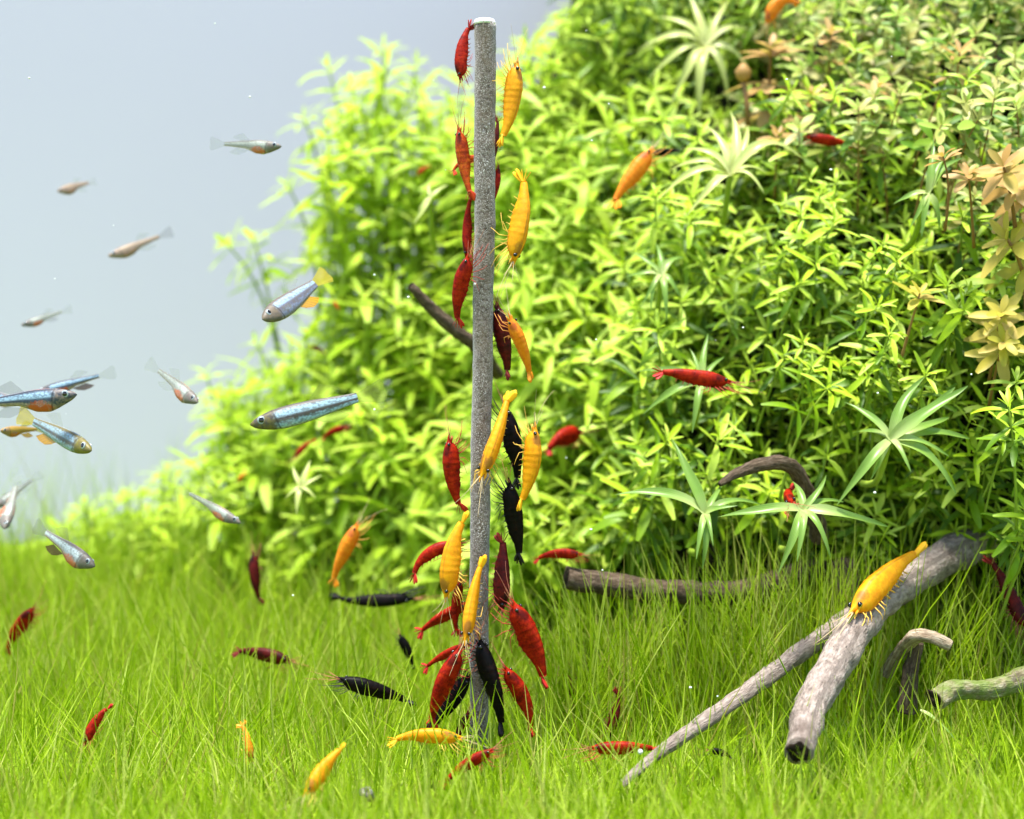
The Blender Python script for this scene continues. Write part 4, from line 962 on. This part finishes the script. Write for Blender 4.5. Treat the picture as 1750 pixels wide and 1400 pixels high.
for f in (
 ((428, 726), (656, 668), 39.0, 39.6, 'blue', 'silver blue fish with two dark stripes swimming left near the rod', 1.05, ('lime', 'lime', 'lime'), 0, .05),
 ((449, 546), (560, 468), 38.8, 41.2, 'grey', 'blue grey fish with a yellow tail fin diving left against the bush', 1.3, ('yellow', 'clear', 'orange'), 0, .0),
 ((131, 674), (-62, 694), 39.0, 39.6, 'navy', 'dark blue fish with an orange belly cut by the left edge', 1.05, ('clear', 'grey', 'grey'), 0, .0),
 ((156, 770), (32, 708), 38.8, 40.6, 'olive', 'olive and blue fish with an orange fin below the dark blue one', 1.05, ('yellow', 'clear', 'orange'), 0, .0),
 ((162, 968), (60, 898), 39.6, 41.0, 'silver', 'silver fish with an orange belly lowest at the left over the grass', 1.15, ('grey', 'grey', 'brown'), 0, .05),
 ((338, 688), (252, 620), 41.0, 42.5, 'pale', 'pale see through fish diving right left of the bush', 1.0, ('clear', 'clear', 'clear'), 0, .0),
 ((411, 894), (302, 832), 42.4, 43.2, 'pale', 'slim brownish fish diving right before the low lime leaves', .85, ('clear', 'clear', 'clear'), 0, .0),
 ((481, 250), (360, 246), 41.6, 42.4, 'pale', 'highest pale fish, swimming right with an orange belly', .95, ('clear', 'clear', 'clear'), 0, .0),
 ((98, 327), (164, 310), 51, 52.2, 'tan', 'blurred short tan fish, upper of two facing left in open water', 1.3, ('clear', 'clear', 'clear'), 0, .0),
 ((185, 438), (294, 396), 49.5, 50.5, 'tan', 'blurred longer tan fish, lower of two facing left in open water', 1.0, ('grey', 'clear', 'clear'), 0, .0),
 ((36, 556), (122, 528), 48.5, 49.5, 'pale', 'blurred pale fish facing left alone above the dark blue one', .95, ('clear', 'clear', 'grey'), 0, .0),
 ((60, 672), (196, 636), 43.5, 44, 'navy', 'blurred light blue fish behind the dark blue one with tail to the right', .95, ('clear', 'clear', 'brown'), 0, .0),
 ((0, 736), (78, 734), 41.8, 43.0, 'gold', 'golden orange fish facing left behind the olive and blue one', 1.2, ('yellow', 'yellow', 'orange'), 0, .0),
 ((8, 904), (30, 815), 44, 46, 'pale', 'pale fish pointing straight down at the left edge', 1.15, ('clear', 'clear', 'grey'), 0, .0),
 ((-10, 868), (70, 810), 46, 47, 'pale', 'blurred orange bellied fish partly outside the left edge, tail to the right', 1.0, ('clear', 'clear', 'clear'), 0, .0),
 ((30, 690), (-60, 660), 46, 46.5, 'navy', 'blurred pale blue fish mostly outside the left edge', 1.1, ('clear', 'clear', 'clear'), 0, .0)):
    fish(*f[:6], fat=f[6], fins=f[7], roll=f[8], bend=f[9] + .35 * ((sum(map(ord, f[5])) % 11) / 10 - .5))

# ------------------------------------------------------------------ small things
k = N('snail_shell'); M['snail'] = k.done(k.pbr(k.ramp(k.noise(k.coord(), 4, 4), [(.4, (.06, .045, .04)), (.6, (.22, .20, .22))]), .3, .5))
g = Geo(); c0 = P(624, 1356, 34); sp = []; rr = []
for i in range(40):
    t = i / 39; a = t * 13; r_ = .14 * (1 - t) + .01; sp.append(Vector((math.cos(a) * r_, math.sin(a) * r_ * .9, t * .34))); rr.append(.10 * (1 - t) + .012)
tube(g, sp, rr, 10); sn = link('snail', g.mesh('snail', M['snail'])); sn.location = c0 - Vector((0, 0, .08)); sn.rotation_euler = (rad(20), rad(25), 0)
tag(sn, 'tiny grey pointed snail in the front grass left of the rod', 'snail')
g = uvsphere(.075, 12, 8); k = N('white_dot'); dm = k.done(k.pbr((.7, .72, .7), .3, .4))
egg = link('white_bead', g.mesh('white_bead', dm)); egg.location = P(1094, 1285, 36.55); tag(egg, 'white bead on the flank of the red shrimp by the thin branch', 'bead')
pv, pq = strap_verts(.16); pv[:, 2] += .25 * pv[:, 0] * (1 - pv[:, 0])
lf = link('fallen_leaf', np_mesh('fallen_leaf', pv, pq, M['star'], uv=[(a, b) for a in np.linspace(0, 1, 13) for b in (0, .25, .5, .75, 1)])); v = P(1630, 1262, 37.2) - P(1572, 1214, 37.6)
lf.matrix_basis = Matrix.Translation(P(1572, 1214, 37.6)) @ basis(v, Vector((.5, -.4, .8))).to_4x4() @ Matrix.Scale(v.length, 4); tag(lf, 'loose pale strap leaf in the grass below the mossy branch', 'leaf')
SPK = uvsphere(1, 8, 6).mesh('water_speck', dm)
sr = random.Random(9)
for (x, y, d, r_) in [(sr.uniform(20, 1730), sr.uniform(30, 1250), sr.uniform(33, 46), sr.uniform(.008, .026)) for q in range(24)] + list(((1500, 672, 38, .03), (698, 508, 40, .035), (930, 150, 42, .04), (1420, 290, 40, .03), (640, 470, 42, .03), (1270, 560, 40, .025), (1010, 905, 39, .03), (1495, 842, 38.5, .035), (1180, 1175, 37, .03), (640, 700, 41, .03), (1660, 640, 39, .025))):
    s_ = link('water_speck', SPK); s_.location = P(x, y, d); s_.scale = (r_ * random.uniform(1, 1.6), r_, r_); tag(s_, 'tiny white speck drifting in the water', 'speck', 'white specks drifting in the water')
